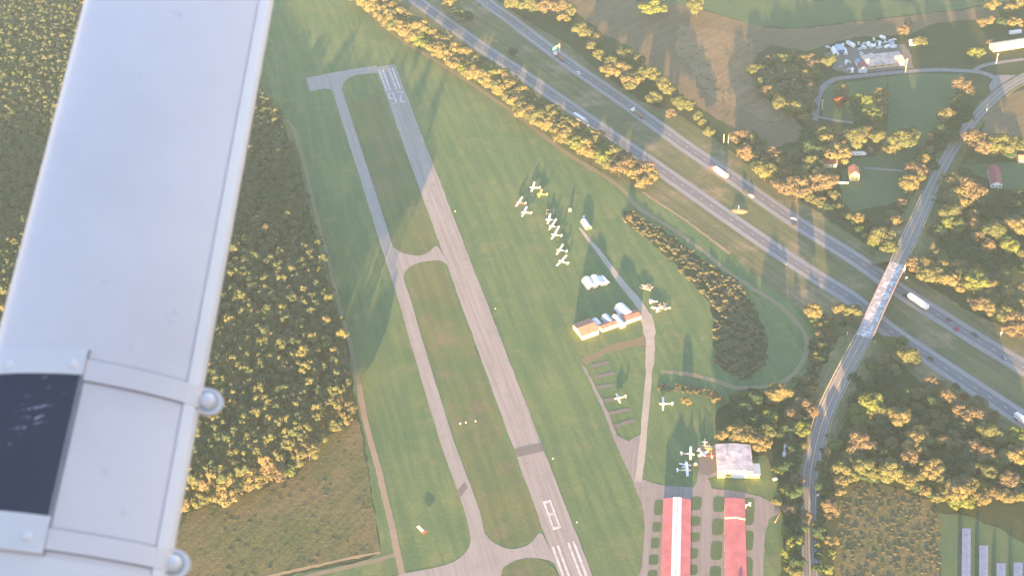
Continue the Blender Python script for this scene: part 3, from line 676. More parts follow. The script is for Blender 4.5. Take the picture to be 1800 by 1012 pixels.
# red T-hangars
E1 = 3.2
def eave(px): return G(px[0], px[1], E1)
def hangar_long(label, l0, r0_, l1, r1_, rise, roofm, stripe, far=1.75):
    a, b_, c = eave(l0), eave(r0_), eave(l1); 
    # extend toward the camera beyond the frame
    u = (b_-a); W = u.length; u.normalize(); v = (c-a)-(c-a).dot(u)*u; D = v.length*far; v.normalize()
    # orient: local x = u reversed so that y = towards far end
    A = a+v*D  # near-left corner
    t = thing('aircraft_hangar', label, 'hangar', (A.x, A.y, .05), math.atan2(u.y, u.x), 'long red-roofed aircraft hangars')
    h = E1
    return t, W, D, h, rise
for lb, l0, r0_, l1, r1_, rise, st in (('long red-roofed hangar with a pale translucent strip along its ridge', (1167.3,876.5),(1213.9,878.8),(1153.8,1012),(1204.1,1012), 1.5, 1), ('narrower red-roofed hangar without ridge strip, with a raised far roof section', (1274.4,878),(1308.5,879.8),(1267.9,1012),(1304.7,1012), 1.1, 0)):
    t, W, D, h, rise = hangar_long(lb, l0, r0_, l1, r1_, rise, 'redroof', st)
    def roofz(x, dz=0): return h+rise*(1-abs(x-W/2)/(W/2))+dz
    part('wall', 'creamwall' if st else 'cream', t, lambda b: (b.grid([[(0.2,0.2,0),(W-.2,.2,0),(W-.2,D-.2,0),(.2,D-.2,0)],[(0.2,0.2,h),(W-.2,.2,h),(W-.2,D-.2,h),(.2,D-.2,h)]], True), b.face([(.2,D-.2,h),(W-.2,D-.2,h),(W/2,D-.2,h+rise)][::-1]), b.face([(.2,.2,h),(W-.2,.2,h),(W/2,.2,h+rise)])))
    def roof_sec(b, y0, y1, dz):
        for x0, x1 in ((-.3, W/2), (W/2, W+.3)):
            z0, z1 = roofz(x0, dz), roofz(x1, dz)
            lo = [(x0,y0,z0),(x1,y0,z1),(x1,y1,z1),(x0,y1,z0)]; hi = [(p[0],p[1],p[2]+.15) for p in lo]
            b.face(lo[::-1]); b.face(hi)
            for i in range(4): b.face([lo[i],lo[(i+1)%4],hi[(i+1)%4],hi[i]])
    if st:
        ro = part('roof', 'redroof', t, lambda b: roof_sec(b, -.3, D+.3, .02))
        def strp(b):
            for x0, x1 in ((W*.335, W/2-.1), (W/2+.1, W*.665)):
                z0, z1 = roofz(x0,.26), roofz(x1,.26); lo=[(x0,-.3,z0-.12),(x1,-.3,z1-.12),(x1,D+.5,z1-.12),(x0,D+.5,z0-.12)]; hi=[(x0,-.3,z0),(x1,-.3,z1),(x1,D+.5,z1),(x0,D+.5,z0)]
                b.face(hi)
                for i in range(4): b.face([lo[i],lo[(i+1)%4],hi[(i+1)%4],hi[i]])
        part('translucent_strip', 'skylight', ro, strp)
        part('ridge_cap', 'greyroof', ro, lambda b: b.box((W/2, D/2, roofz(W/2,.27)), (.35, D+.6, .12)))
    else:
        ys = D-( eave((1270,911))-eave((1274.4,878))).length
        part('roof', 'redroof', t, lambda b: roof_sec(b, -.3, ys, .02))
        part('raised_roof', 'redroof', t, lambda b: roof_sec(b, ys, D+.3, .85))
        part('step_wall', 'creamwall', t, lambda b: b.face([(0,ys-.05,h),(W/2,ys-.05,h+rise),(W,ys-.05,h),(W,ys-.05,h+.85),(W/2,ys-.05,h+rise+.85),(0,ys-.05,h+.85)]))
        part('roof_vent', 'bluegrey', t, lambda b: b.box((W*.72, ys*.47, roofz(W*.72)+.4),(1.8,2.6,.6)))
    nb = int(D/11)
    for sx in (0, W):
        for k in range(nb):
            y = D-6-k*11
            part('door', 'white' if st else 'cream', t, lambda b: b.box((sx+(.3 if sx else -.3)*.2, y, 1.5), (.4, 8.5, 2.9)))
# big grey-roofed hangar
t, W, D, A, u, v = house('maintenance_hangar', 'large hangar with stained grey metal roof and sunlit yellow front wall', 'hangar', (1261,839), (1322,840), (1264,793), 5.4, 1.0, 'yellowwall', 'greyroof', 'v', .3, (.43,.80,4.4,'white'), [(.30,2.6,1.9,1.4)])
part('lean_to_wall', 'yellowwall', t, lambda b: b.box((W+2.0,3.9,1.6),(4.0,7.4,3.2)))
part('lean_to_roof', 'bluegrey', t, lambda b: b.box((W+2.2,3.9,3.35),(4.6,8.0,.2)))
part('side_clutter', 'rust', t, lambda b: (b.box((W+1,9.5,.9),(1.6,2.4,1.8)), b.box((W+1.1,12.4,.6),(1.3,2,1.2),.4), b.box((W+.9,15,.8),(1.1,1.6,1.6),.2)))
part('roof_vent', 'galv', t, lambda b: (b.tube((W*.3,D*.5,6),(W*.3,D*.5,7),.3), b.tube((W*.7,D*.6,6),(W*.7,D*.6,6.9),.3)))
# shed group beside the drive
house('gable_shed', 'cream shed with red roof panels, leftmost of the shed row beside the drive', 'shed', (1023.5,597.5),(1052.5,587),(1008.5,577), 3.4, 1.6, 'creamwall', 'brownroof', 'u', .4, (.5,.8,2.6,'cream'))
house('flat_shed', 'low cream-fronted shed with reddish roof, middle of the shed row', 'shed', (1058.5,584),(1085.5,574),(1053,576), 2.6, .5, 'creamwall', 'brownroof', 'u', .3, None, [(.3,1.5,1.4,1.0),(.7,1.5,1.4,1.0)])
house('flat_shed', 'low cream-fronted shed with dark red roof, rightmost of the row next to the drive', 'shed', (1100,569.5),(1126.5,560.5),(1092,558), 2.6, .5, 'creamwall', 'brownroof', 'u', .3, (.1,.3,2.2,'white'), [(.6,1.5,1.4,1.0)])
house('gable_shed', 'narrow grey-roofed shed wedged between the two low sheds', 'shed', (1090.5,577.5),(1100,573.5),(1079,560.5), 2.8, 1.0, 'creamwall', 'greyroof', 'v', .2, (.3,.7,2.1,'cream'))
arch('arched_shelter', 'small white half-round shelter behind the leftmost red-roofed shed', 'shelter', (1044.5,564),(1056,577), 2.5, 2.7, 'white', 'white')
arch('arched_shelter', 'blue-grey half-round shelter behind the middle low shed', 'shelter', (1063,558),(1075,571), 2.9, 3.4, 'bluegrey', 'creamwall')
arch('arched_shelter', 'large cream half-round shelter behind the rightmost low shed', 'shelter', (1088,541),(1105,557), 4.0, 4.2, 'white', 'cream')
for (x,y,m1,m2,lb) in ((1036,573,'white','redmetal','white glider trailer parked beside the red-roofed shed'),(1040,577,'cream','redmetal','cream and red trailer below the white trailer between sheds'),(1092,556,'white','bluegrey','white and blue boat-like trailer behind the narrow shed'),(1084,547,'rust','cream','rusty machine standing behind the sheds left of the big shelter'),(1096,559,'white','white','small white dish-shaped trailer in the yard behind the narrow shed')):
    cart(x,y,lb,m1,m2,(5.2,1.8,1.0),.15,'trailer','trailer')
gS = 'half-round shelters in the grass above the shed row'
arch('arched_shelter', 'wide cream half-round shelter, leftmost of the four in the grass', 'shelter', (1030.5,493),(1040.5,508), 3.4, 3.8, 'cream', 'cream', gS)
arch('arched_shelter', 'wide white half-round shelter, second from the left of the four', 'shelter', (1043.5,490),(1053.5,504.5), 3.4, 3.8, 'white', 'cream', gS)
arch('arched_shelter', 'narrow white half-round shelter, third from the left of the four', 'shelter', (1053,488.5),(1062.5,501), 1.5, 2.0, 'white', 'cream', gS)
arch('arched_shelter', 'narrow white half-round shelter, rightmost of the four in the grass', 'shelter', (1058.5,487.5),(1069,499), 1.4, 1.9, 'white', 'cream', gS)
arch('arched_shelter', 'white shelter with yellow end standing alone at the top end of the gravel drive', 'shelter', (1026,389),(1035,402.5), 2.2, 2.6, 'white', 'yellowwall')
def pile(px, py, n, rad, label, mats, seed):
    p = G(px,py,.1); t = thing('scrap_pile', label, 'scrap pile', (p.x,p.y,.1)); r_ = random.Random(seed)
    for k in range(n):
        a = r_.uniform(0,6.3); d = rad*r_.random()**.5; l = r_.uniform(1.2,3.8)
        part('scrap_piece', r_.choice(mats), t, lambda b: b.box((d*math.cos(a)*1.5,d*math.sin(a),r_.uniform(.3,.8)),(l,r_.uniform(.4,1.3),r_.uniform(.3,1.0)),r_.uniform(0,3)))
pile(1137,506,12,2.6,'small heap of cream and brown scrap in the grass right of the drive',['cream','timber','rust'],1)
pile(1160,541,20,4.2,'larger spread of cream scrap and timber right of the drive bend',['cream','timber','white','rust'],2)
pile(1147,531,5,1.8,'row of pale beams lying beside the larger scrap spread',['cream','white'],3)
# homes to the upper right
house('house', 'yellow gabled house with reddish roof and sunlit gable wall', 'house', (1493,318),(1510,318),(1492.5,305), 5.2, 2.8, 'yellowwall', 'brownroof', 'v', .4, (.1,.25,2.1,'white'), [(.5,4.6,1.2,1.2),(.72,1.7,1.2,1.2)])
house('garage', 'cream cottage with brown roof left of the yellow house', 'cottage', (1448,295),(1470,295),(1448,285), 3.4, 2.0, 'creamwall', 'brownroof', 'u', .4, None, [(.25,1.7,1.2,1.2),(.7,1.7,1.2,1.2)])
house('cottage', 'white-gabled cottage with maroon roof on the lawn right of the road', 'cottage', (1741,330),(1761,331),(1750,301), 3.2, 2.2, 'white', 'maroon', 'v', .4, (.45,.58,2.1,'brownroof'), [(.2,1.7,1.3,1.2),(.8,1.7,1.3,1.2)])
house('shed', 'reddish-roofed shed at the right picture edge beyond the maroon cottage', 'shed', (1790,287),(1812,287),(1790,278), 3.0, 1.6, 'creamwall', 'brownroof', 'u', .4)
house('long_building', 'long low building with pale pink roof and sunlit cream wall at the top right', 'building', (1746,92),(1830,79),(1741,84), 4.2, 1.2, 'creamwall', 'tanroof', 'u', .5, None, [(.2,2.2,1.8,1.2),(.4,2.2,1.8,1.2),(.6,2.2,1.8,1.2)])
house('long_workshop', 'long workshop with patchy tan roof beside the scrapyard', 'workshop', (1523,123),(1590,116),(1521,104), 3.6, 1.2, 'timber', 'tanroof', 'u', .4, (.86,.95,3,'white'), [(.2,2.2,2.2,1.0),(.4,2.2,2.2,1.0),(.6,2.2,2.2,1.0)])
house('shed', 'small pale-gabled shed with dark roof at the left end of the long workshop', 'shed', (1509,128.5),(1524,128.5),(1509,119), 4.0, 2.6, 'silver', 'maroon', 'v', .4, (.35,.65,2.4,'bluegrey'))
house('shed', 'small blue flat-roofed shed behind the pale-gabled one', 'shed', (1506,118),(1517,117.5),(1505,110), 3.0, 0, 'white', 'blue', 'u', .2)
arch('arched_shelter', 'white rounded end of the blue-roofed shelter at the left of the scrapyard, wider one', 'shelter', (1465,87),(1470,97.5), 2.4, 3.2, 'white', 'white')
arch('arched_shelter', 'narrow white rounded shelter, right-hand end of the blue-roofed shelter', 'shelter', (1484,88),(1487,97), 1.6, 2.6, 'white', 'white')
t,*_ = house('canopy', 'blue canopy roof spanning between two white rounded shelters in the scrapyard', 'canopy', (1471,95),(1484,94.5),(1469,85.5), 3.6, 0, 'carblue', 'bluegrey', 'u', .2)
# garden wall by the yellow house
A_, B_ = G(1457,323,.05), G(1492,323.5,.05); d = B_-A_
t = thing('garden_wall','pale garden wall running left from the yellow house','wall',((A_+B_)/2)[:],math.atan2(d.y,d.x))
part('wall','creamwall',t,lambda b: b.box((0,0,.8),(d.length,.3,1.6))); part('coping','white',t,lambda b: b.box((0,0,1.65),(d.length+.2,.45,.12)))
# ------------------------------------------------------------ vehicles (front along +X)
def wheels(t, xs, y, r_=.34, w_=.25, part_parent=None):
    for x in xs:
        for s_ in (1,-1):
            wq = part('wheel','tyre',part_parent or t,lambda b: b.tube((x,s_*y-w_/2,r_),(x,s_*y+w_/2,r_),r_,n=10))
def make_car(label, paint, kind='car', group=None, sc=1.0):
    t = thing('parked_car' if group and 'scrap' in group else 'car', label, kind, (0,0,0), 0, group)
    part('body', paint, t, lambda b: b.loft([[(x,y,z) for (y,z) in ((-w,.32),(-w*1.02,.62),(-w*.92,h),(w*.92,h),(w*1.02,.62),(w,.32))] for x,w,h in ((-2.25,.78,.78),(-2.1,.88,.9),(-1.2,.9,.95),(.9,.9,.93),(1.9,.86,.82),(2.25,.7,.62))]))
    part('roof', paint, t, lambda b: b.box((-.35,0,1.38),(1.75,1.3,.1),0,(.92,.9)))
    part('windows', 'glass', t, lambda b: b.box((-.3,0,1.15),(2.7,1.6,.42),0,(.66,.82)))
    wheels(t, (-1.4,1.4), .82)
    for s_ in (1,-1): part('headlight','white',t,lambda b: b.box((2.16,s_*.55,.66),(.12,.3,.14)))
    return t
def make_pickup(label, paint, group=None):
    t = thing('pickup_truck', label, 'pickup', (0,0,0), 0, group)
    part('body', paint, t, lambda b: (b.box((0,0,.75),(5.2,1.85,.65),0,(.98,.94))))
    part('cab', paint, t, lambda b: b.box((.35,0,1.4),(1.9,1.65,.65),0,(.75,.88)))
    part('windows', 'glass', t, lambda b: b.box((.35,0,1.32),(2.0,1.7,.35),0,(.85,.92)))
    part('cargo_bed', 'darkgrey', t, lambda b: b.box((-1.6,0,1.1),(1.7,1.5,.06)))
    wheels(t, (-1.6,1.6), .86, .38); return t
def make_semi(label, boxm, cabm, kind='box', tl=15.5, group=None):
    t = thing('semi_truck', label, 'truck', (0,0,0), 0, group); c0 = tl/2-1.0
    if kind == 'box':
        part('trailer', boxm, t, lambda b: b.box((-1.8,0,2.65),(tl,2.6,2.85)))
        part('trailer_skirt', 'galv', t, lambda b: b.box((-1.8,0,1.0),(tl*.6,2.3,.45)))
    else:
        tr = part('flatbed', boxm, t, lambda b: b.box((-1.8,0,1.25),(tl,2.5,.25)))
        for q in (-5,-2,1.5): part('load', 'rust', t, lambda b: b.box((q,0,1.75),(2.2,1.9,.7)))
    x = -1.8+tl/2+2.2
    part('cab', cabm, t, lambda b: b.loft([[(x-1.3,-1.2,.6),(x-1.3,-1.2,3.5),(x-1.3,1.2,3.5),(x-1.3,1.2,.6)],[(x+.2,-1.2,.6),(x+.2,-1.15,3.3),(x+.2,1.15,3.3),(x+.2,1.2,.6)],[(x+.8,-1.15,.6),(x+.8,-1.1,1.9),(x+.8,1.1,1.9),(x+.8,1.15,.6)],[(x+2.0,-1.0,.6),(x+2.0,-.95,1.6),(x+2.0,.95,1.6),(x+2.0,1.0,.6)]]))
    part('windscreen', 'glass', t, lambda b: b.face([(x+.82,-1.0,2.0),(x+.82,1.0,2.0),(x+.3,.98,3.1),(x+.3,-.98,3.1)]))
    wheels(t, (x+1.2,x-1.6,x-2.7,-1.8-tl/2+1.2,-1.8-tl/2+2.4), 1.05, .5, .35); return t
def on_line(t, nose, tail, z=.15):
    a, b_ = G(*nose, z), G(*tail, z); c = (a+b_)/2; d = a-b_
    t.location = (c.x, c.y, z); t.rotation_euler = (0,0,math.atan2(d.y,d.x))
gT = 'lorries driving on the motorway'; gC = 'cars driving on the motorway'
on_line(make_semi('white box semi-trailer truck with black cab just right of the bridge','white','carblack','box',15.5,gT),(1585,516),(1634,549))
on_line(make_semi('cream box semi-trailer truck on the upper carriageway left of the bridge','cream','redmetal','box',13.5,gT),(1247,294),(1281,318))
on_line(make_semi('long white semi-trailer truck on the lower carriageway beside the tree row','white','silver','box',14,gT),(1037,224),(1006,204))
on_line(make_semi('flatbed lorry with white cab passing below the green gantry sign','darkgrey','white','flat',12,gT),(971,93),(995,112))
on_line(make_semi('flatbed lorry with white cab on the middle of the upper carriageway','darkgrey','white','flat',12,gT),(1107,192),(1135,212))
on_line(make_semi('white box lorry at the right picture edge on the lower carriageway','white','white','box',9,gT),(1812,754),(1786,735))
def drv(nx,ny,tx_,ty,lab,pm,f=make_car): on_line(f(lab,pm,group=gC) if f is not make_car else f(lab,pm,'car',gC),(nx,ny),(tx_,ty))
drv(1013,126,1021,132,'white car on the upper carriageway behind the sign gantry','white')
drv(1390,382.5,1400,389,'white car on the upper carriageway beside a dark car','white')
drv(1391,393,1401,399,'dark car just below the white car on the upper carriageway','carblack')
drv(1663,559,1673,566,'dark car nearest behind the white truck right of the bridge','carblack')
drv(1675,575,1685,582,'red car on the upper carriageway right of the bridge','carred')
drv(1708,585,1718,592,'dark car to the right of the red car','carblack')
drv(1757,625,1767,632,'dark blue car farthest right on the upper carriageway','carblue')
drv(1641,634,1631,627,'dark car on the lower carriageway right of the bridge','carblack')
drv(1383,466,1374,459,'dark blue car alone on the lower carriageway left of the bridge','carblue')
drv(838,5,848,13,'dark car on the upper carriageway at the top picture edge','carblack')
drv(1305,334,1315,341,'dark pickup truck following the cream semi-trailer truck','carblack',make_pickup)
drv(1316,342,1325,348,'silver car close behind the dark pickup on the upper carriageway','silver')
# scrapyard vehicles
yard = [(1455,84,2.2),(1481,83,1.2),(1509,77,1.4),(1513,87,.3),(1518,85.5,2),(1521,78.5,2.5),(1524,76,.3),(1526,80,1.2),(1531,79,2.0),(1531,84,1.1),(1534,83,.3),(1536,70,1.4),(1543,75,.4),(1546,79,1.2),(1548,81,2.0),(1545,85,.2),(1551,68,2.2),(1554,71,2.0),(1556,76,.2),(1559,84,.5),(1563,85,.3),(1564,73,1.2),(1566,77,2.2),(1568,80,.2),(1571,71,.2),(1570,84.5,.2),(1513,95,1.2),(1516,97,2),(1487,112,1.2),(1491,110,2.3),(1477,119,.3),(1498,126,1.3),(1530,97,.2),(1493,123,.2),(1355,107,1.0),(1352,112,.3),(1395,142,.4)]
cols = ['white','silver','white','white','silver','white','bluegrey','white']
gY = 'old cars and vans standing in the scrapyard'
desc = ['standing','half hidden among others','standing askew']
for k,(x,y,a) in enumerate(yard):
    cname = cols[k%8]; nm = {'white':'white','silver':'silver','bluegrey':'blue-grey'}[cname]
    if x < 1500 and k > 1: where = 'beside the red earth left of the pale-gabled shed'
    elif x < 1500: where = 'at the left end of the yard'
    elif y > 90: where = 'right behind the long workshop'
    elif x < 1520: where = 'at the left side of the car rows'
    elif x < 1540: where = 'in the left half of the dense car rows'
    elif x < 1560: where = 'in the middle of the dense car rows'
    else: where = 'at the right end of the dense car rows'
    if x < 1400: where = 'among the trees left of the yard'
    kind_ = 'van' if k % 3 == 1 else 'car'
    if kind_ == 'van':
        t = thing('old_van', f'{nm} van {where}', 'van', (0,0,0), 0, gY)
        part('body', cname, t, lambda b: b.box((0,0,1.35),(5.4,2.1,1.9),0,(.94,.9)))
        part('windows','glass',t,lambda b: b.box((2.3,0,1.7),(.7,1.95,.6),0,(.9,.95))); wheels(t,(-1.7,1.7),.95,.36)
    else: t = make_car(f'{nm} car {where}', cname, 'car', gY)
    p = G(x,y,.15); t.location = p; t.rotation_euler = (0,0,a)
for x,y,a,l,lb in ((1495,81,2.0,9,'long white box truck with blue roof front in the scrapyard'),(1605,76,.1,7,'white box trailer left of the round tree beside the yard'),(1606,80,.1,7,'cream flat trailer below the white box trailer beside the yard'),(1784,60,.1,10,'white caravan above the long pale-roofed building')):
    p = G(x,y,.1); t = thing('box_trailer',lb,'trailer',p[:],a)
    part('body','white',t,lambda b: b.box((0,0,1.9),(l,2.5,2.5))); part('roof_panel','bluegrey' if 'blue' in lb else 'white',t,lambda b: b.box((l*.25,0,3.2),(l*.45,2.3,.1))); wheels(t,(-l*.3,l*.3),1.0,.4)
p = G(1508,273,.1); t = thing('motorhome','long white motorhome with rounded front parked above the yellow house','motorhome',p[:],(lambda d: math.atan2(d.y,d.x))(G(1523,273)-G(1494,273)))
part('body','white',t,lambda b: b.loft([[(x,-w,.7),(x,-w,h-.3),(x,-w*.8,h),(x,w*.8,h),(x,w,h-.3),(x,w,.7)] for x,w,h in ((-6,1.2,3.0),(3.5,1.25,3.0),(5.2,1.1,2.7),(6.0,.6,2.0))]))
for x in (-3.5,-1,1.5): part('window','glass',t,lambda b: b.box((x,-1.22,2.1),(1.4,.1,.6)))
wheels(t,(-3.5,3.5),1.05,.45)
# grey salvage beside the trees right of the hangar
for x,y,lb in ((1381,784,'pale blue boat hull lying under trees right of the grey hangar, upper part'),(1379,797,'pale grey boat hull lying under trees right of the grey hangar, lower part')):
    p = G(x,y,.1); t = thing('boat_hull',lb,'boat',p[:],1.2)
    part('hull','silver',t,lambda b: b.loft([[(x_,-w,.9),(x_,-w*.6,.2),(x_,w*.6,.2),(x_,w,.9)] for x_,w in ((-2.6,.9),(0,1.1),(1.8,.8),(2.8,.1))]))
    part('deck','white',t,lambda b: b.box((-.8,0,1.0),(2.4,1.4,.3),0,(.8,.8)))
cart(1362,843,'small white vehicle beside the bushes right of the grey hangar','white','cream',(2.2,1.2,.9),.3)
cart(1349,784,'small cream vehicle under the golden tree right of the grey hangar','cream','white',(2.2,1.4,1.2),1.3)
# ------------------------------------------------------------ signs, poles
p = G(984,93,.1); t = thing('gantry_sign','green motorway sign hanging from a cantilever arm over the upper carriageway','road sign',p[:],(lambda d: math.atan2(d.y,d.x))(G(965,108)-G(984,93)))
part('post','cream',t,lambda b: b.tube((0,0,0),(0,0,8.4),.35,.28,10))
part('arm','cream',t,lambda b: (b.tube((0,0,8.2),(8.6,0,8.2),.16,n=6), b.tube((0,0,7.0),(8.6,0,7.0),.16,n=6)))
sg = part('sign_panel','signgreen',t,lambda b: b.box((6.6,-.35,7.4),(6.0,.2,3.3)))
part('sign_legend','white',sg,lambda b: (b.box((6.2,-.48,8.3),(3.4,.04,.30)), b.box((6.6,-.48,7.5),(4.2,.04,.30)), b.box((6.3,-.48,6.6),(2.4,.04,.28))))
def pole(x,y,h,lb,arm=1,m_='cream'):
    p = G(x,y,.1); t = thing('utility_pole',lb,'pole',p[:],0)
    part('post',m_,t,lambda b: b.tube((0,0,0),(0,0,h),.2,.14,8))
    if arm: part('crossarm',m_,t,lambda b: b.box((0,0,h-.7),(2.2,.16,.16)))
    return t
pole(1591,129,13,'tall sunlit utility pole standing at the right end of the long workshop')
pole(1751,112,9,'utility pole in front of the long pale-roofed building')
pole(1445,193,9,'utility pole beside the lane left of the lawn trees')
pole(1272,252,8,'bare post, left of two, in the motorway tree row',0); pole(1280,252,7.5,'bare post, right of two, in the motorway tree row',0)
pole(1734,196,6,'short roadside pole at the bend of the overpass road',0)
pole(1298,370,4,'short post standing on the mound in the median',0)
pole(1488,598,7,'leaning white light pole on the left side of the overpass road',0,'white')
for x,y,lb in ((1592,494,'small white sign on the verge right of the bridge'),(1759,590,'small white sign on the verge near the right picture edge'),(1537,590,'white sign board fixed beside the lower end of the bridge'),(1561,531,'small white sign beside the middle of the bridge'),(1437,875,'small white sign beside the road left of the weedy field')):
    p = G(x,y,.1); t = thing('road_sign',lb,'road sign',p[:],.35)
    part('sign_plate','white',t,lambda b: b.box((0,-.08,2.6),(1.7,.06,1.3))); part('post','galv',t,lambda b: b.box((0,0,1.3),(.1,.1,2.7)))
# mound in the median
p = G(1300,371,0); t = thing('earth_mound','small bare earth mound with a post in the motorway median','mound',(p.x,p.y,.03),-.3)
part('mound','bare',t,lambda b: b.grid([[(r_*6*math.cos(a)*(1+.1*math.sin(3*a)), r_*3.2*math.sin(a), 1.6*(1-r_*r_)) for a in [2*math.pi*k/20 for k in range(20)]] for r_ in (1.0,.8,.6,.4,.2,.02)],True),True)
# parapet end wall, sunlit, beside the bridge
p = G(1586,478,1.5); t = thing('retaining_wall','sunlit cream retaining wall beside the upper end of the bridge','wall',(p.x,p.y,0),math.atan2(od.y,od.x))
part('wall','creamwall',t,lambda b: b.box((0,0,2.4),(9.5,.5,4.8))); part('coping','white',t,lambda b: b.box((0,0,4.85),(9.8,.8,.15)))
A_, B_ = G(1363,917,.8), G(1377,890,.8); d = B_-A_
t = thing('timber_barrier','pale slanting fence board beside the trees right of the apron','fence',(A_.x,A_.y,.05),math.atan2(d.y,d.x))
part('board','timber',t,lambda b: b.box((d.length/2,0,1.0),(d.length,.15,.9)))
for k in range(5): part('post','timber',t,lambda b: b.box((d.length*k/4,.15,.8),(.18,.18,1.6)))
# solar panel rows
gP = 'solar panel rows in the lower right field'
for k,(xa,y0,lb) in enumerate(((1699,928,'longest solar panel row, leftmost in the lower right field'),(1729.5,958,'second solar panel row from the left, slightly browner'),(1760,989,'short solar panel row, third from the left'),(1790,988,'short solar panel row at the right picture edge'))):
    a_, c_ = G(xa,y0,1.6), G(xa-1.5,1120,1.6); d = c_-a_; L = d.length
    t = thing('solar_array',lb,'solar panels',(a_.x,a_.y,0),math.atan2(d.y,d.x),gP); ww = 4.3; nP = min(30,int(L/2.1))
    part('support_frame','galv',t,lambda b: (b.box((L/2,1.2,1.9),(L,.15,.15)), b.box((L/2,-1.2,1.15),(L,.15,.15)), [b.box((q*L/10,0,.8),(.15,.15,1.6)) for q in range(11)]))
    for q in range(nP):
        x0, x1 = q*2.1+.04, q*2.1+2.06
        part('panel','solar',t,lambda b: b.loft([[(x0,-2.1,1.05),(x0,2.1,2.15),(x0,2.1,2.21),(x0,-2.1,1.11)],[(x1,-2.1,1.05),(x1,2.1,2.15),(x1,2.1,2.21),(x1,-2.1,1.11)]]))
# ------------------------------------------------------------ the aircraft we look out of: wing strut, fuselage side, wing
AC = thing('wing_strut_aircraft', 'pale grey aircraft wing strut with strapped black boot and bolts, close in front', 'aircraft', (0, -0.9, CAMH-1.0))
def camw(px, py, d): return cam2w((px-900)/F*d, (py-506)/F*d, d)
s1 = camw(98, 1012, .93); s2 = camw(320, 0, 1.15)
AX = (s2-s1).normalized(); LEN = (s2-s1).length
vw = (Vector((0,0,CAMH))-(s1+s2)/2).normalized()
CH = AX.cross(vw).normalized()      # chord direction
if (R.T @ np.array(CH))[0] < 0: CH = -CH
OUT = CH.cross(AX).normalized()
if OUT.dot(vw) < 0: OUT = -OUT
HC = .0795; org = s1
def SP(px, py):
    d0 = cam2w((px-900), (py-506), F)-Vector((0,0,CAMH)); cpos = Vector((0,0,CAMH))
    k = (org-cpos).dot(OUT)/d0.dot(OUT); q = cpos+d0*k-org
    return q.dot(AX), q.dot(CH)
def prof(w_):  # half thickness over the chord, rounded leading edge at left (w=-HC), flattened trailing edge
    x = (w_+HC)/(2*HC); x = min(1, max(0, x))
    return .023*(math.sqrt(x)*1.9*(1-x)**.62+.0)+.0022*(1 if x > .02 else 0)
def taper(t_): return 1.0
def surf(t_, w_, off=0): return org+AX*t_+CH*w_+OUT*(prof(w_)+off)
def _loc(v): return Vector(v)-AC.location
M['strut'] = None; del M['strut']
def paintmat(name, c, rough, dirt=.35):
    mt, t, b = _nodes(name, rough, 0.35)
    f = ramp(t, noise(t, 5, 6, .6), .42, .78); f2 = ramp(t, noise(t, 38, 4, .7), .66, .72)
    c1 = mix(t, f, c, tuple(x*(1-dirt*.35) for x in c))
    mm = t.nodes.new('ShaderNodeMath'); mm.operation='MULTIPLY'; mm.inputs[1].default_value=.25; t.links.new(f2, mm.inputs[0])
    c1 = mix(t, mm.outputs[0], c1, tuple(x*.6 for x in c)); t.links.new(c1, b.inputs['Base Color'])
    bump(t, b, noise(t, 9, 2, .5), .004, .35); return mt
M['strutpaint'] = paintmat('strut_paint', (0.86,0.69,0.585), .42)
M['plate'] = paintmat('plate_paint', (0.88,0.72,0.61), .4)
M['edge'] = paintmat('trailing_edge_paint', (0.90,0.75,0.65), .35, .2)
def bootmat():
    mt, t, b = _nodes('black_rubber_boot', .5, .4)
    mp = stretched(t, .3, .012, .003); f = ramp(t, noise(t, 1.0, 4, .7, mp), .60, .68)
    f2 = ramp(t, noise(t, 22, 2, .5), .52, .62); mm = t.nodes.new('ShaderNodeMath'); mm.operation='MULTIPLY'; t.links.new(f, mm.inputs[0]); t.links.new(f2, mm.inputs[1])
    t.links.new(mix(t, mm.outputs[0], (.085,.066,.066), (.50,.46,.45)), b.inputs['Base Color']); bump(t, b, noise(t, 30, 3, .6), .004, .3); return mt
M['boot'] = bootmat()
b = MB(); b.mat('strutpaint'); n = 28; rings = []
ws = [HC*-math.cos(math.pi*k/n) for k in range(n+1)]
for t_ in [(-.9)+k*(LEN+1.9)/40 for k in range(41)]:
    top = [_loc(surf(t_, w_)) for w_ in ws]; bot = [_loc(org+AX*t_+CH*w_-OUT*prof(w_)) for w_ in ws[::-1]]
    rings.append(top+bot)
b.loft(rings); ST = b.build('wing_strut', AC, True)
def patch(b, t0, t1, w0, w1, off, nt_=2, nw=16, k0=0, k1=None):
    k1 = k0 if k1 is None else k1
    W_ = [w0+(w1-w0)*k/nw for k in range(nw+1)]
    def row(f_, o_): return [_loc(surf((t0+k0*(w_-w1))*(1-f_)+(t1+k1*(w_-w1))*f_, w_, o_)) for w_ in W_]
    b.grid([row(0, -.001), row(0, off)]+[row(k/nt_, off) for k in range(1, nt_)]+[row(1, off), row(1, -.001)])
    for w_ in (w0, w1):
        a_, c_ = t0+k0*(w_-w1), t1+k1*(w_-w1)
        b.face([_loc(surf(a_, w_, -.001)), _loc(surf(a_, w_, off)), _loc(surf(c_, w_, off)), _loc(surf(c_, w_, -.001))])
tA, wA = SP(150, 640); tB, wB = SP(150, 682); tC, wC = SP(75, 965); 
wS = SP(146, 660)[1]; tP0 = SP(120, 925)[0]; tP1 = SP(140, 677)[0]; tP2 = SP(150, 632)[0]; tP3 = SP(70, 985)[0]
wL = -HC+.0015
part('edge_strip','edge',ST,lambda b: patch(b, -.9, LEN+.9, HC-.0135, HC-.004, .0016, 30, 3))
b = MB(); b.mat('strutpaint')
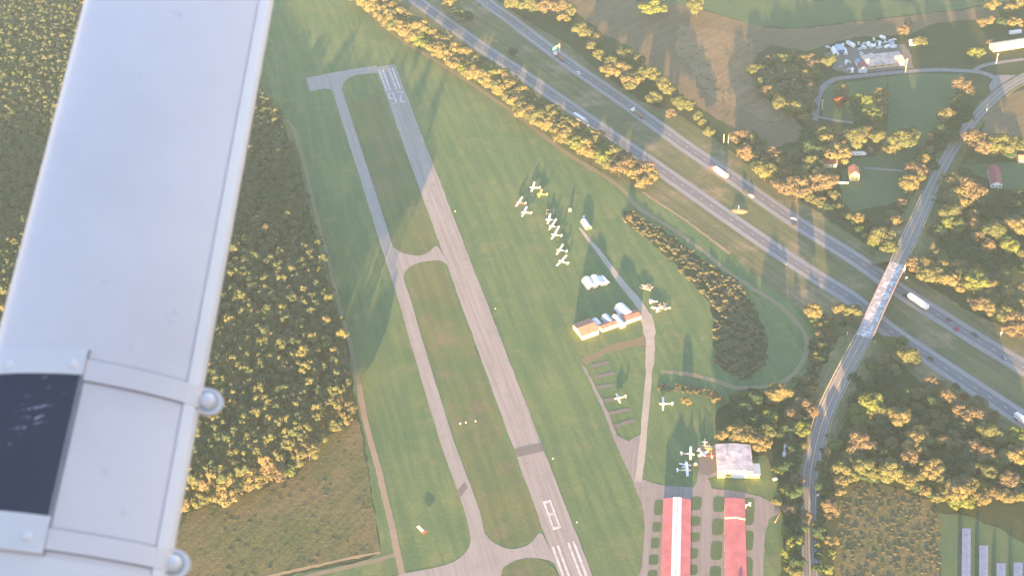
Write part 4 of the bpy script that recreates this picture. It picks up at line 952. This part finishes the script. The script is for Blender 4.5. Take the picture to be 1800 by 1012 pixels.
tS0, tS1 = SP(240,702)[0], SP(240,665)[0]; patch(b, tS0, tS1, wS+.0006, HC-.001, .0022)
sb = b.build('strap', ST)
b = MB(); b.mat('strutpaint'); q0, q1 = SP(190,992)[0], SP(190,955)[0]; patch(b, q0, q1, wS+.0006, HC-.001, .0022); b.build('strap', ST)
b = MB(); b.mat('plate'); patch(b, tP1, tP2, wL, wS, .0042, 2, 16, .13, .17); b.build('clamp_plate', ST)
b = MB(); b.mat('boot'); patch(b, tP0, tP1-.0002, wL, wS-.002, .0034, 8, 16, 0.02, .13); b.build('rubber_boot', ST)
b = MB(); b.mat('plate'); patch(b, tP3, tP0-.0002, wL, wS, .0042, 2, 16, 0, .02); b.build('clamp_plate', ST)
b = MB(); b.mat('plate'); patch(b, tP3-.12, tP3-.0015, wL, HC-.001, .0016, 3); b.build('lower_cuff', ST)
M['seam'] = plain('sealant_seam', (.30,.25,.24), .7, .1, 30)
for (ta, tb_) in ((tS0,tS1),(q0,q1)):
    for e_ in (ta, tb_):
        part('seam_line','seam',ST,lambda b: patch(b, e_-.0008, e_+.0008, wS+.0006, HC-.002, .0012 if e_ in (ta,tb_) else 0))
part('seam_line','seam',ST,lambda b: patch(b, tP3, tP2, wS, wS+.0016, .0013))
def dome(b, c, r_, h_, nrm, n=16):
    a = AX; cc = CH
    rows = []
    for k in range(5):
        ph = k/4*math.pi/2; rows.append([_loc(c+(a*math.cos(th_)+cc*math.sin(th_))*r_*math.cos(ph)*(1 if k < 4 else .02)+nrm*h_*math.sin(ph)) for th_ in [2*math.pi*j/n for j in range(n)]])
    b.grid(rows, True)
for (x,y,tx0,ty0) in ((365,708,328,700),(305,992,268,985)):
    tt, ww = SP(x,y); t2, w2 = SP(tx0,ty0)
    b = MB(); b.mat('strutpaint'); rows = []
    r_ = .0105; n = 14
    out_ = [(tt+r_*1.05*math.cos(a), ww+r_*1.15*math.sin(a)) for a in [math.pi*k/n for k in range(n+1)]]
    loop = [(t2+.0105, w2)]+out_+[(t2-.0105, w2)]
    zt = lambda q, o_: _loc(org+AX*q[0]+CH*q[1]+OUT*o_)
    b.face([zt(q,.0045) for q in loop]); b.face([zt(q,-.002) for q in loop[::-1]])
    for i in range(len(loop)): j = (i+1)%len(loop); b.face([zt(loop[i],-.002),zt(loop[j],-.002),zt(loop[j],.0045),zt(loop[i],.0045)])
    tb = b.build('bolt_tab', ST)
    c = org+AX*tt+CH*(ww-.0008)+OUT*.0047
    b = MB(); b.mat('galv'); dome(b, c, .0088, .0014, OUT); b.build('washer', ST)
    b = MB(); b.mat('edge'); dome(b, c+OUT*.0012, .0062, .0052, OUT); b.build('bolt', ST, True)
for (x,y) in ((17,655),(124,658),(45,955)):
    tt, ww = SP(x,y); b = MB(); b.mat('edge'); dome(b, surf(tt,ww,.0042), .0038, .0013, OUT); b.build('screw', ST, True)
# fuselage side behind the camera, unseen, added to shade the strut from sun
zc_ = CAMH
part('fuselage','white',AC,lambda b: b.loft([[_loc((x,y0,z)) for y0,z in ((-.30,zc_-.35),(-.30,zc_+.22),(-.42,zc_+.45),(-1.3,zc_+.45),(-1.4,zc_-.3),(-1.3,zc_-1.05),(-.55,zc_-1.12),(-.36,zc_-.95))] for x in (-1.9,1.9)]))
# ------------------------------------------------------------ trees
def crown_arrays(seed, lobes=20, leaves=60, leaf=.085, flat=.8, spread=1.0, gap=0.0):
    """unit crown: radius 1, quads scattered over lobes; returns verts (n*4,3)"""
    r = np.random.default_rng(seed); cs = []; rs = []
    for k in range(lobes):
        th = r.uniform(0, 2*np.pi); u = r.uniform(-.45, 1.0); rad = np.sqrt(max(0, 1-u*u))
        q = r.uniform(.45, .80)*spread
        cs.append([q*rad*np.cos(th), q*rad*np.sin(th), q*u*flat]); rs.append(r.uniform(.20, .44))
    cs = np.array(cs); rs = np.array(rs)
    out = []
    for c, rr in zip(cs, rs):
        n = int(leaves*(rr/.3)**2); d = r.normal(size=(n, 3)); d /= np.linalg.norm(d, axis=1)[:, None]
        d[:, 2] = np.where(d[:, 2] < -.5, -d[:, 2], d[:, 2])
        p = c+d*rr*(r.uniform(.86, 1.06, (n, 1)))*np.array([1, 1, .85])
        nr = d+r.normal(size=(n, 3))*.28; nr /= np.linalg.norm(nr, axis=1)[:, None]
        a = np.cross(nr, r.normal(size=(n, 3))); a /= np.linalg.norm(a, axis=1)[:, None]; b2 = np.cross(nr, a)
        s = leaf*r.uniform(.6, 1.35, (n, 1))
        out.append(np.stack([p-a*s-b2*s*.7, p+a*s-b2*s*.7, p+a*s+b2*s*.7, p-a*s+b2*s*.7], 1))
    return np.concatenate(out).reshape(-1, 3)
def quads_mesh(name, V, mats, mi=None):
    n = len(V)//4; me = bpy.data.meshes.new(name)
    me.vertices.add(len(V)); me.vertices.foreach_set('co', V.astype(np.float32).ravel())
    me.loops.add(n*4); me.loops.foreach_set('vertex_index', np.arange(n*4, dtype=np.int32))
    me.polygons.add(n); me.polygons.foreach_set('loop_start', np.arange(0, n*4, 4, dtype=np.int32))
    try: me.polygons.foreach_set('loop_total', np.full(n, 4, dtype=np.int32))
    except Exception: pass
    for k in mats: me.materials.append(M[k])
    me.update(); me.validate(); return me
BIG = {}
for kd in range(6):
    for v in range(3):
        lo = [28,30,24,28,28,26][kd]; V = crown_arrays(100+kd*7+v, lo, [84,78,62,84,80,70][kd], [.062,.060,.058,.062,.064,.060][kd], .85, [1,1,1.1,1,1,1][kd])
        BIG[kd, v] = (quads_mesh('crown', V, ['leaf%d' % kd]), V)
def trunk_mesh(seed):
    r = random.Random(seed); b = MB(); b.mat('bark')
    b.tube((0,0,-.02),(.02,.01,.45),.045,.03,6,False)
    for k in range(5):
        a = k*1.26+r.uniform(-.3,.3); b.tube((.02,.01,.33+.03*k),(.34*math.cos(a),.34*math.sin(a),.62+.05*k),.02,.008,5,False)
    b.tube((.02,.01,.45),(0,0,.85),.03,.01,6,False)
    me = bpy.data.meshes.new('trunk'); me.from_pydata(b.v, [], b.f); me.materials.append(M['bark']); me.update(); return me
TRK = [trunk_mesh(k) for k in range(3)]
LM = [(440,850,'the lower edge of the woodland'),(600,735,'the lower right corner of the woodland'),(1505,305,'the yellow house'),(1459,288,'the cream cottage'),(1555,112,'the scrapyard workshop'),(1752,318,'the maroon-roofed cottage'),(1785,80,'the long pale-roofed building'),(1295,812,'the grey-roofed hangar'),(1550,525,'the bridge'),(1470,680,'the road below the bridge'),(1422,950,'the road at the lower edge'),(1690,240,'the road bend'),(1545,160,'the green lawn'),(1560,920,'the weedy field'),(983,85,'the gantry sign'),(1150,320,'the lower end of the long tree row'),(700,20,'the upper end of the long tree row'),(900,160,'the middle of the long tree row'),(1255,305,'the cream lorry'),(1250,120,'the brown stubble field'),(1600,515,'the white lorry'),(1740,930,'the solar panels'),(1620,400,'the road above the bridge'),(1780,740,'the lorry at the right edge'),(1050,265,'the white lorry beside the long tree row'),(1508,273,'the motorhome'),(1380,130,'the grove left of the scrapyard')]
CN = ['olive','golden','tan autumn','lime green','dark green','red']; CL = {}
def dir8(dx, dy):
    a = math.degrees(math.atan2(-dy, dx)) % 360
    return ['right of','above and right of','above','above and left of','left of','below and left of','below','below and right of'][int((a+22.5)//45) % 8]
used = {}; TREES = []; SPEC = []
def tree(px, py, rp, kd, hk=1.0):
    s = mpp(px, py); rad = rp*s*1.27; H = max(2.5, rad*(1.6+.35*random.random())*hk)
    crz = max(rad*.85, H*.43); zc = H-crz*.88
    SPEC.append((rad/s, px, py, rad, H, crz, zc, kd))
def plant_trees():
    SPEC.sort(key=lambda q: -q[0]); rest = []; mi = []
    for k, (_, px, py, rad, H, crz, zc, kd) in enumerate(SPEC):
        p = G(px, py, zc)
        if k < 300:
            lm = min(LM, key=lambda q: (q[0]-px)**2+((q[1]-py)*1.3)**2)
            size = 'small' if rad < 5 else ('large' if rad > 8 else 'medium-sized')
            lb = f'{size} {CN[kd]} tree {dir8(px-lm[0], py-lm[1])} {lm[2]}'
            used.setdefault(lb, []).append((px, py))
            t = thing('broadleaf_tree', lb, 'tree', (p.x, p.y, 0)); TREES.append((t, lb))
            c = bpy.data.objects.new('crown', BIG[kd, random.randrange(3)][0]); COL.objects.link(c); c.parent = t
            c.location = (0, 0, zc); c.rotation_euler = (0, 0, random.uniform(0, 6.28)); c.scale = (rad*1.08, rad*random.uniform(.95,1.12), crz)
            q = bpy.data.objects.new('trunk', TRK[random.randrange(3)]); COL.objects.link(q); q.parent = t; q.scale = (rad*.8, rad*.8, H*.9)
        else:
            V = BIG[kd, random.randrange(3)][1]; a = random.uniform(0, 6.28); c_, s_ = math.cos(a), math.sin(a)
            W_ = V*np.array([rad*1.08, rad*1.02, crz]); rest.append(np.stack([W_[:,0]*c_-W_[:,1]*s_+p.x, W_[:,0]*s_+W_[:,1]*c_+p.y, W_[:,2]+zc], 1)); mi += [kd]*(len(V)//4)
    me = quads_mesh('thicket', np.concatenate(rest), ['leaf%d' % k for k in range(6)]); me.polygons.foreach_set('material_index', np.array(mi, dtype=np.int32))
    o = bpy.data.objects.new('thicket', me); COL.objects.link(o); tag(o, 'mixed understorey and smaller trees between the larger autumn trees', 'thicket', None, 'stuff')
    print('specs', len(SPEC))
T = '''1299 240 13 2,1321 245 12 0,1332 257 12 0,1310 266 13 2,1342 270 13 0,1358 273 14 2,1374 285 11 0,1396 273 12 0,1386 294 10 2,1345 298 17 0,1363 302 12 0,1380 311 13 2,1372 326 12 2,1402 332 19 2,1412 303 15 0,1430 290 15 0,1442 306 14 0,1446 322 14 2,1425 322 14 2,1462 316 10 2,1368 183 12 0,1400 187 14 0,1422 184 9 0,1417 207 9 1,1450 235 15 0,1440 229 8 2,1412 243 9 3,1424 262 17 4,1441 258 13 4,1432 278 12 4,1455 252 17 1,1474 271 18 1,1463 270 13 1,1480 243 9 2,1508 241 19 0,1522 232 10 2,1540 240 12 0,1535 203 12 3,1546 197 9 2,1546 165 12 1,1548 181 9 1,1513 178 14 3,1505 190 12 4,1478 180 12 5,1483 160 12 1,1455 107 12 0,1586 245 19 0,1575 262 12 0,1600 238 13 0,1562 262 7 2,1528 265 6 2,1690 152 15 2,1704 161 10 2,1682 176 12 0,1665 203 14 1,1690 184 10 4,1660 228 13 4,1676 240 11 4,1645 238 8 4,1636 241 7 1,1652 256 9 4,1634 263 7 1,1620 265 8 0,1626 281 11 1,1604 300 14 2,1620 300 10 2,1600 320 14 1,1614 311 11 0,1594 335 8 0,1640 290 9 4,1710 249 18 2,1728 258 13 2,1762 255 17 0,1785 256 15 0,1743 266 10 1,1776 270 9 4,1708 287 7 0,1690 307 13 0,1672 318 15 1,1700 330 19 2,1682 345 17 1,1714 342 17 2,1641 345 6 1,1645 355 7 4,1667 374 17 0,1678 394 15 3,1712 378 11 1,1711 395 11 2,1721 416 11 2,1750 404 17 0,1785 395 17 1,1762 420 10 0,1738 432 12 2,1775 431 14 3,1799 447 10 0,1553 418 18 0,1537 426 11 3,1562 434 13 0,1575 388 11 1,1568 377 8 1,1508 382 9 1,1586 358 9 2,1690 357 15 1,1645 405 12 4,1613 436 6 3,1642 449 13 0,1660 466 14 1,1606 465 12 2,1630 483 15 0,1648 484 13 0,1668 490 13 1,1685 468 12 2,1690 487 12 0,1692 505 10 1,1716 495 18 3,1728 513 13 1,1762 488 13 0,1748 504 12 1,1776 512 15 1,1797 505 10 1,1718 535 12 2,1735 540 14 1,1750 528 12 0,1768 552 15 0,1788 560 16 2,1792 535 14 0,1778 580 12 2,1800 580 13 2,1432 545 13 1,1480 546 13 1,1500 549 13 0,1397 667 5 1,1416 667 8 1,1427 685 8 1,1368 690 17 1,1384 691 11 1,1350 696 11 1,1409 711 12 2,1393 729 12 2,1352 733 12 3,1431 706 7 1,1427 724 10 2,1408 755 12 3,1271 766 11 1,1288 761 13 1,1308 762 15 1,1325 769 13 1,1341 777 12 1,1350 760 12 0,1300 748 10 0,1336 786 9 1,1310 714 12 4,1328 700 13 4,1321 736 12 4,1382 760 14 4,1345 745 11 4,1296 728 10 4,1392 790 11 4,1386 822 12 4,1400 806 10 4,1365 826 8 3,1402 842 11 2,1397 864 13 4,1374 862 8 0,1366 880 8 0,1388 896 10 2,1416 906 10 2,1382 935 9 3,1396 955 13 3,1384 970 10 3,1408 930 11 4,1402 986 12 4,1459 890 13 2,1457 908 9 2,1447 853 11 4,1462 950 10 1,1461 973 8 3,1443 935 10 4,1457 1000 8 3,1398 1005 10 0,1565 600 10 3,1585 601 9 3,1592 622 15 0,1603 632 12 0,1530 641 11 0,1553 634 11 2,1570 652 11 0,1556 664 13 4,1530 706 18 3,1510 722 14 3,1546 724 14 0,1530 720 12 0,1610 691 10 1,1626 690 8 1,1667 697 13 2,1636 674 11 2,1653 674 8 2,1681 679 6 0,1530 738 9 1,1508 737 11 3,1511 755 9 1,1508 780 17 2,1530 784 11 2,1503 800 13 0,1580 731 17 1,1568 778 10 2,1602 743 10 2,1610 765 15 1,1627 776 12 0,1603 786 13 1,1597 806 14 2,1618 794 12 1,1626 753 8 0,1644 727 8 1,1658 735 8 1,1650 748 10 0,1688 724 12 2,1712 732 17 2,1720 707 12 1,1750 728 7 1,1733 755 15 0,1756 766 15 0,1783 766 14 3,1780 800 16 1,1796 788 12 1,1660 778 13 1,1676 764 8 1,1684 780 10 2,1712 781 11 2,1732 799 13 2,1639 822 18 1,1655 842 12 0,1517 821 17 0,1561 826 19 0,1538 832 11 0,1595 845 12 1,1626 862 9 1,1683 860 19 1,1703 853 15 1,1665 866 11 1,1720 862 9 0,1775 845 16 2,1760 856 7 5,1711 822 11 0,1748 866 9 2,1694 697 6 5,1480 826 15 0,1492 805 13 0,1470 781 10 3,1497 838 10 0,1480 846 10 1,1477 863 8 1,1650 876 10 0,1700 882 11 3,1727 877 11 1,1680 884 10 3,1770 870 12 1,1795 870 12 0,1618 838 10 0,1740 830 12 0,1760 810 12 0,1700 800 11 4,1665 800 12 4,1590 765 10 4,1550 750 13 4,1560 700 13 4,1585 690 13 4,1640 705 12 4,1690 750 11 4,1500 665 10 4,1520 680 11 4
395 866 20 1,445 838 20 1,481 828 18 2,507 826 12 3,541 792 16 1,330 886 13 1,352 878 14 0,562 768 13 0,590 746 12 0,604 734 12 1,420 850 14 0,520 808 14 0,612 716 12 1,470 812 12 0,500 800 10 3
905 5 14 0,930 8 14 0,958 12 13 2,983 13 12 2,1000 20 12 0,990 33 9 1,1018 51 12 0,1032 59 11 0,1046 69 10 1,1041 81 9 0,1055 100 11 0,1075 109 12 0,1099 96 15 0,1121 105 10 0,1070 125 12 1,1095 124 14 1,1110 140 13 1,1130 130 12 0,1148 134 14 0,1165 150 13 0,1148 173 12 0,1106 152 9 0,1181 160 11 0,1196 180 13 0,1212 186 11 0,1226 205 9 0,1180 200 8 2,1246 232 9 0,1238 215 8 0,1145 14 15 3,1162 16 10 3,1225 10 15 0,791 6 11 1,803 22 10 4,821 29 10 4,901 92 7 4,1560 55 1 0,1588 54 9 2,1598 44 7 2,1618 75 11 0,1716 94 11 3,1746 10 11 1,1776 14 10 1,1785 40 10 1,1728 40 9 2,1742 36 8 1,1792 4 9 0,1762 38 8 4,1740 74 5 2,1206 705 7 1,1262 702 8 1,1254 690 5 2,1105 383 5 2'''
for row in T.replace('\n', ',').split(','):
    x, y, r_, k = map(float, row.split())
    if r_ > 2: tree(x, y, r_, int(k))
# understorey and dark trees filling the right-hand woods
def inpoly(x, y, P):
    c = False; j = len(P)-1
    for i in range(len(P)):
        if (P[i][1] > y) != (P[j][1] > y) and x < (P[j][0]-P[i][0])*(y-P[i][1])/(P[j][1]-P[i][1])+P[i][0]: c = not c
        j = i
    return c
def scatter_px(P, gap, rr, kinds, excl=()):
    xs = [p[0] for p in P]; ys = [p[1] for p in P]; pts = []; y = min(ys)
    while y < max(ys):
        x = min(xs)+random.uniform(0, gap)
        while x < max(xs):
            qx, qy = x+random.uniform(-.35,.35)*gap, y+random.uniform(-.35,.35)*gap
            if inpoly(qx, qy, P): tree(qx, qy, random.uniform(*rr), random.choice(kinds), .62)
            x += gap
        y += gap*.8
scatter_px([(1328,118),(1345,104),(1382,95),(1428,104),(1440,132),(1430,160),(1425,192),(1390,192),(1350,168),(1325,150)], 17, (9,13), [0,0,0,1,2])
scatter_px([(1470,850),(1480,770),(1500,690),(1560,680),(1640,690),(1740,735),(1830,800),(1830,880),(1640,868),(1560,840)], 23, (8,11), [4,4,0])
scatter_px([(1650,395),(1740,345),(1830,330),(1830,470),(1770,480),(1700,470),(1650,440)], 20, (8,11), [4])
scatter_px([(1275,690),(1340,690),(1430,740),(1400,840),(1380,780),(1300,740)], 19, (7,10), [4,4,0])
scatter_px([(1390,845),(1410,850),(1408,1010),(1385,1010),(1380,900)], 14, (6,8), [4,0])
scatter_px([(1440,770),(1462,760),(1450,860),(1440,1010),(1434,1010),(1436,860)], 13, (5,7), [4,0])
scatter_px([(1290,235),(1420,300),(1470,340),(1440,370),(1380,330),(1290,262)], 18, (8,11), [0,4,2])
scatter_px([(1440,340),(1520,385),(1560,395),(1545,440),(1500,400),(1430,360)], 17, (6,8), [4,4,0])
scatter_px([(1415,545),(1500,560),(1480,600),(1440,650),(1425,600)], 18, (5,8), [4,2,0])
scatter_px([(1590,340),(1620,330),(1590,420),(1575,400)], 15, (5,7), [4,0])
scatter_px([(1640,235),(1690,190),(1720,190),(1660,260),(1630,300),(1620,290)], 14, (6,8), [4])
# motorway tree row
row_ = [(636,-18),(662,4),(700,33),(757,68),(812,102),(852,126),(890,150),(930,186),(972,212),(1010,234),(1050,258),(1090,284),(1138,312)]
L = []
for i in range(len(row_)-1):
    (xa,ya),(xb,yb) = row_[i],row_[i+1]; n_ = max(1,int(math.hypot(xb-xa,yb-ya)/13))
    L += [(xa+(xb-xa)*j/n_, ya+(yb-ya)*j/n_) for j in range(n_)]
L.append(row_[-1])
for i,(x,y) in enumerate(L):
    kd = random.choice([1,1,1,0,3] if x < 760 else ([1,1,0,0,3,1] if x < 1000 else [0,0,1,3,2]))
    wd = 1.0
    for o_ in (-8, 7):
        if o_ == 7 and x > 1100 and random.random() < .3: continue
        tree(x+o_*-.55+random.uniform(-3,3), y+o_+random.uniform(-2,2)+3, random.uniform(12,16), kd if random.random() < .6 else random.choice([0,1,1]), .95)
for x, y in L[2::3]: tree(x+random.uniform(-6,6), y+random.uniform(4,12), random.uniform(8,11), random.choice([0,1]), .8)
plant_trees()
for t, lb in TREES:
    if len(used[lb]) > 1: t['group'] = lb.replace('tree', 'trees', 1)
# ------------------------------------------------------------ left woodland
FP = [(-260,-260),(200,-260),(330,-120),(448,120),(460,172),(497,216),(528,300),(548,382),(570,450),(588,520),(606,600),(620,680),(620,738),(562,772),(520,834),(432,868),(385,888),(330,902),(245,930),(-60,1010),(-260,1010)]
P0 = []
gp = G(450,600,0)
X = [G(x,y,0) for x,y in FP]; PX = [(p.x,p.y) for p in X]
xs = [p[0] for p in PX]; ys = [p[1] for p in PX]
g = 5.3; y = min(ys); pts = []
while y < max(ys):
    x = min(xs)
    while x < max(xs):
        qx, qy = x+random.uniform(-.62,.62)*g, y+random.uniform(-.62,.62)*g
        if inpoly(qx, qy, PX): pts.append((qx, qy))
        x += g
    y += g*.88
sm = [crown_arrays(500+k, 11, 22, .125, 1.0, .9) for k in range(10)]
def w2px(p):
    v = R.T @ np.array([p[0], p[1], p[2]-CAMH]); return 900+v[0]/v[2]*F, 506+v[1]/v[2]*F
info = []
for (x, y) in pts:
    px, py = w2px((x, y, 14))
    # taller stand near the lower end, lower further up, shaped to cast shade there
    u_ = (Vector((x,y,0))-G(620,700)).dot(SUNH)
    h = 21.0 if u_ < 115 else max(9.5, 21.0-(u_-115)*.12)
    h *= random.uniform(.91, 1.07)
    if random.random() < .06: h *= 1.2
    info.append((x, y, h, random.uniform(2.5, 4.2), px, py))
def strut_hidden(px, py):
    lx = 165-.258*py; rx = 475-.2*py
    return lx < px < rx
vis = [k for k, q in enumerate(info) if -20 < q[4] < 1820 and -20 < q[5] < 1032 and not strut_hidden(q[4], q[5])]
vis.sort(key=lambda k: -info[k][3]*2/((info[k][0]**2+info[k][1]**2+CAMH**2)**.5))
near = set(vis[:300]); print('woodland trees', len(info), 'visible', len(vis))
WM = []
for kd, col in ((0,'leaf0'),(1,'leaf1'),(2,'leaf2'),(4,'leaf4')):
    for v in range(2): WM.append((kd, quads_mesh('crown', crown_arrays(700+kd*3+v, 16, 40, .092, 1.0, .9), [col])))
wused = {}; WT = []
for k in near:
    x, y, h, rad, px, py = info[k]
    q = random.random(); kd = 0 if q < .72 else (1 if q < .82 else (2 if q < .86 else 4))
    if py > 800 and q > .55: kd = random.choice([1,2])
    me = random.choice([m_ for d_, m_ in WM if d_ == kd])
    if px < 200: wh = 'in the woodland left of the wing strut'
    elif py > 830: wh = 'at the lower edge of the woodland beside the weedy field'
    elif px > 560: wh = 'at the right-hand edge of the woodland'
    elif py > 700: wh = 'in the lower part of the woodland'
    else: wh = 'in the middle of the woodland right of the strut'
    lb = f"{'tall' if h > 18 else 'lower'} {CN[kd]} tree {wh}"; wused[lb] = wused.get(lb, 0)+1
    t = thing('woodland_tree', lb, 'tree', (x, y, 0)); WT.append((t, lb))
    c = bpy.data.objects.new('crown', me); COL.objects.link(c); c.parent = t
    cz = rad*1.05 if py < 800 else rad*1.5; c.location = (0,0,h-cz); c.scale = (rad, rad, cz); c.rotation_euler = (0,0,random.uniform(0,6.28))
    tr = bpy.data.objects.new('trunk', TRK[k % 3]); COL.objects.link(tr); tr.parent = t; tr.scale = (rad*.8, rad*.8, h*.92)
for t, lb in WT:
    if wused[lb] > 1: t['group'] = lb.replace('tree', 'trees', 1)
allV = []
for k, (x, y, h, rad, px, py) in enumerate(info):
    if k in near: continue
    V = sm[RNG.integers(10)]; a = RNG.uniform(0, 6.28); c_, s_ = math.cos(a), math.sin(a); cz = rad*1.05 if py < 800 else rad*1.5
    W_ = V*np.array([rad, rad, cz]); allV.append(np.stack([W_[:,0]*c_-W_[:,1]*s_+x, W_[:,0]*s_+W_[:,1]*c_+y, W_[:,2]+h-cz], 1))
me = quads_mesh('woodland', np.concatenate(allV), ['wood']); o = bpy.data.objects.new('woodland', me); COL.objects.link(o)
tag(o, 'dense mixed green woodland filling the left side behind the wing strut', 'woodland', None, 'stuff')
# ------------------------------------------------------------ brush in the marsh, tufts in the weedy fields
def clumps(name, label, cat, poly, n, rr, hh, matn, seed, leaf=.22, nq=26):
    r = np.random.default_rng(seed); V = []; P = [G(x,y,0) for x,y in poly]; PP = [(p.x,p.y) for p in P]
    x0,x1 = min(p[0] for p in PP), max(p[0] for p in PP); y0,y1 = min(p[1] for p in PP), max(p[1] for p in PP); c = 0; tries = 0
    base = [crown_arrays(seed+k, 4, nq, leaf, .8, .8) for k in range(5)]
    while c < n and tries < n*30:
        tries += 1; x, y = r.uniform(x0,x1), r.uniform(y0,y1)
        if inpoly(x, y, PP):
            rad = r.uniform(*rr); h = r.uniform(*hh); B = base[r.integers(5)]*np.array([rad,rad,h])
            V.append(B+np.array([x,y,h*.35])); c += 1
    me = quads_mesh(name, np.concatenate(V), [matn]); o = bpy.data.objects.new(name, me); COL.objects.link(o)
    tag(o, label, cat, None, 'stuff'); return o
MP = [(1098,370),(1118,372),(1128,385),(1160,400),(1200,428),(1240,462),(1290,490),(1320,530),(1345,580),(1352,610),(1345,640),(1310,668),(1280,655),(1262,640),(1255,600),(1255,560),(1240,520),(1200,480),(1160,440),(1125,410),(1095,388)]
clumps('marsh_brush','low grey-green brush covering the wet strip between sheds and motorway','brush',MP,420,(1.2,2.8),(.7,1.6),'marshleaf',31)
clumps('reed_brush','tan reeds and bushes along the curving ditch','brush',[(1100,374),(1116,372),(1122,380),(1150,400),(1196,430),(1204,444),(1170,434),(1130,408),(1112,396)],80,(1.0,2.0),(.9,1.6),'marshleaf',37)
clumps('reed_brush','golden brush along the middle of the curving ditch','brush',[(1214,462),(1240,470),(1285,495),(1300,520),(1330,570),(1350,610),(1336,600),(1305,545),(1262,512),(1225,482)],45,(1.0,2.2),(.7,1.2),'leaf2',41)
clumps('pond_edge_brush','tan brush clump at the lower left end of the marsh','brush',[(1255,628),(1266,620),(1284,642),(1280,652),(1262,640)],14,(1.2,2.0),(1.0,1.8),'leaf2',43)
clumps('hedge_brush','reddish brown brush strip right of the gravel drive','brush',[(1155,676),(1200,676),(1250,686),(1262,694),(1250,700),(1205,690),(1155,684)],60,(.9,1.5),(.5,1.0),'leaf2',47)
clumps('roadside_brush','brown brush between the marsh path and the overpass road','brush',[(1425,600),(1450,570),(1500,600),(1470,650),(1440,700),(1400,690),(1415,650)],120,(1.2,2.8),(1.0,2.2),'marshleaf',53)
clumps('field_weeds','tufted tan weeds in the lower left field','weeds',[(340,1000),(360,895),(430,872),(520,840),(600,762),(630,748),(666,966),(520,1000),(340,1040)],90,(.8,2.2),(.12,.3),'brush',59,.3,5)
clumps('field_weeds','tufted tan weeds in the lower right field','weeds',[(1475,900),(1485,865),(1520,850),(1560,856),(1600,872),(1645,890),(1655,920),(1645,1030),(1465,1030)],330,(.8,2.4),(.2,.45),'brush',61,.3,7)
clumps('field_weeds','brown scrub on the field left of the grove','weeds',[(1190,60),(1330,60),(1320,130),(1345,175),(1390,200),(1400,250),(1340,258),(1220,180)],160,(.6,1.8),(.2,.5),'brush',67,.3,6)
USE_HAZE = True
# ------------------------------------------------------------ haze, added partly to stand in for the cabin window veil
def haze_box():
    me = bpy.data.meshes.new('haze'); x0,x1,y0,y1,z0,z1 = -1520,1920,-520,2920,-1.2,CAMH+3
    v = [(x,y,z) for z in (z0,z1) for y in (y0,y1) for x in (x0,x1)]
    me.from_pydata(v, [], [(0,2,3,1),(4,5,7,6),(0,1,5,4),(2,6,7,3),(0,4,6,2),(1,3,7,5)]); 
    mt = bpy.data.materials.new('haze_air'); mt.use_nodes = True; t = mt.node_tree
    t.nodes.remove(t.nodes['Principled BSDF']); pv = t.nodes.new('ShaderNodeVolumePrincipled')
    pv.inputs['Color'].default_value = (.50,.78,1,1); pv.inputs['Density'].default_value = HAZE; pv.inputs['Anisotropy'].default_value = 0.0
    t.links.new(pv.outputs[0], t.nodes['Material Output'].inputs['Volume']); me.materials.append(mt)
    o = bpy.data.objects.new('haze', me); COL.objects.link(o); o['kind'] = 'stuff'; o['label'] = 'thin evening haze over the airfield, partly standing in for window veil'
HAZE = 5.4e-5
if USE_HAZE: haze_box()
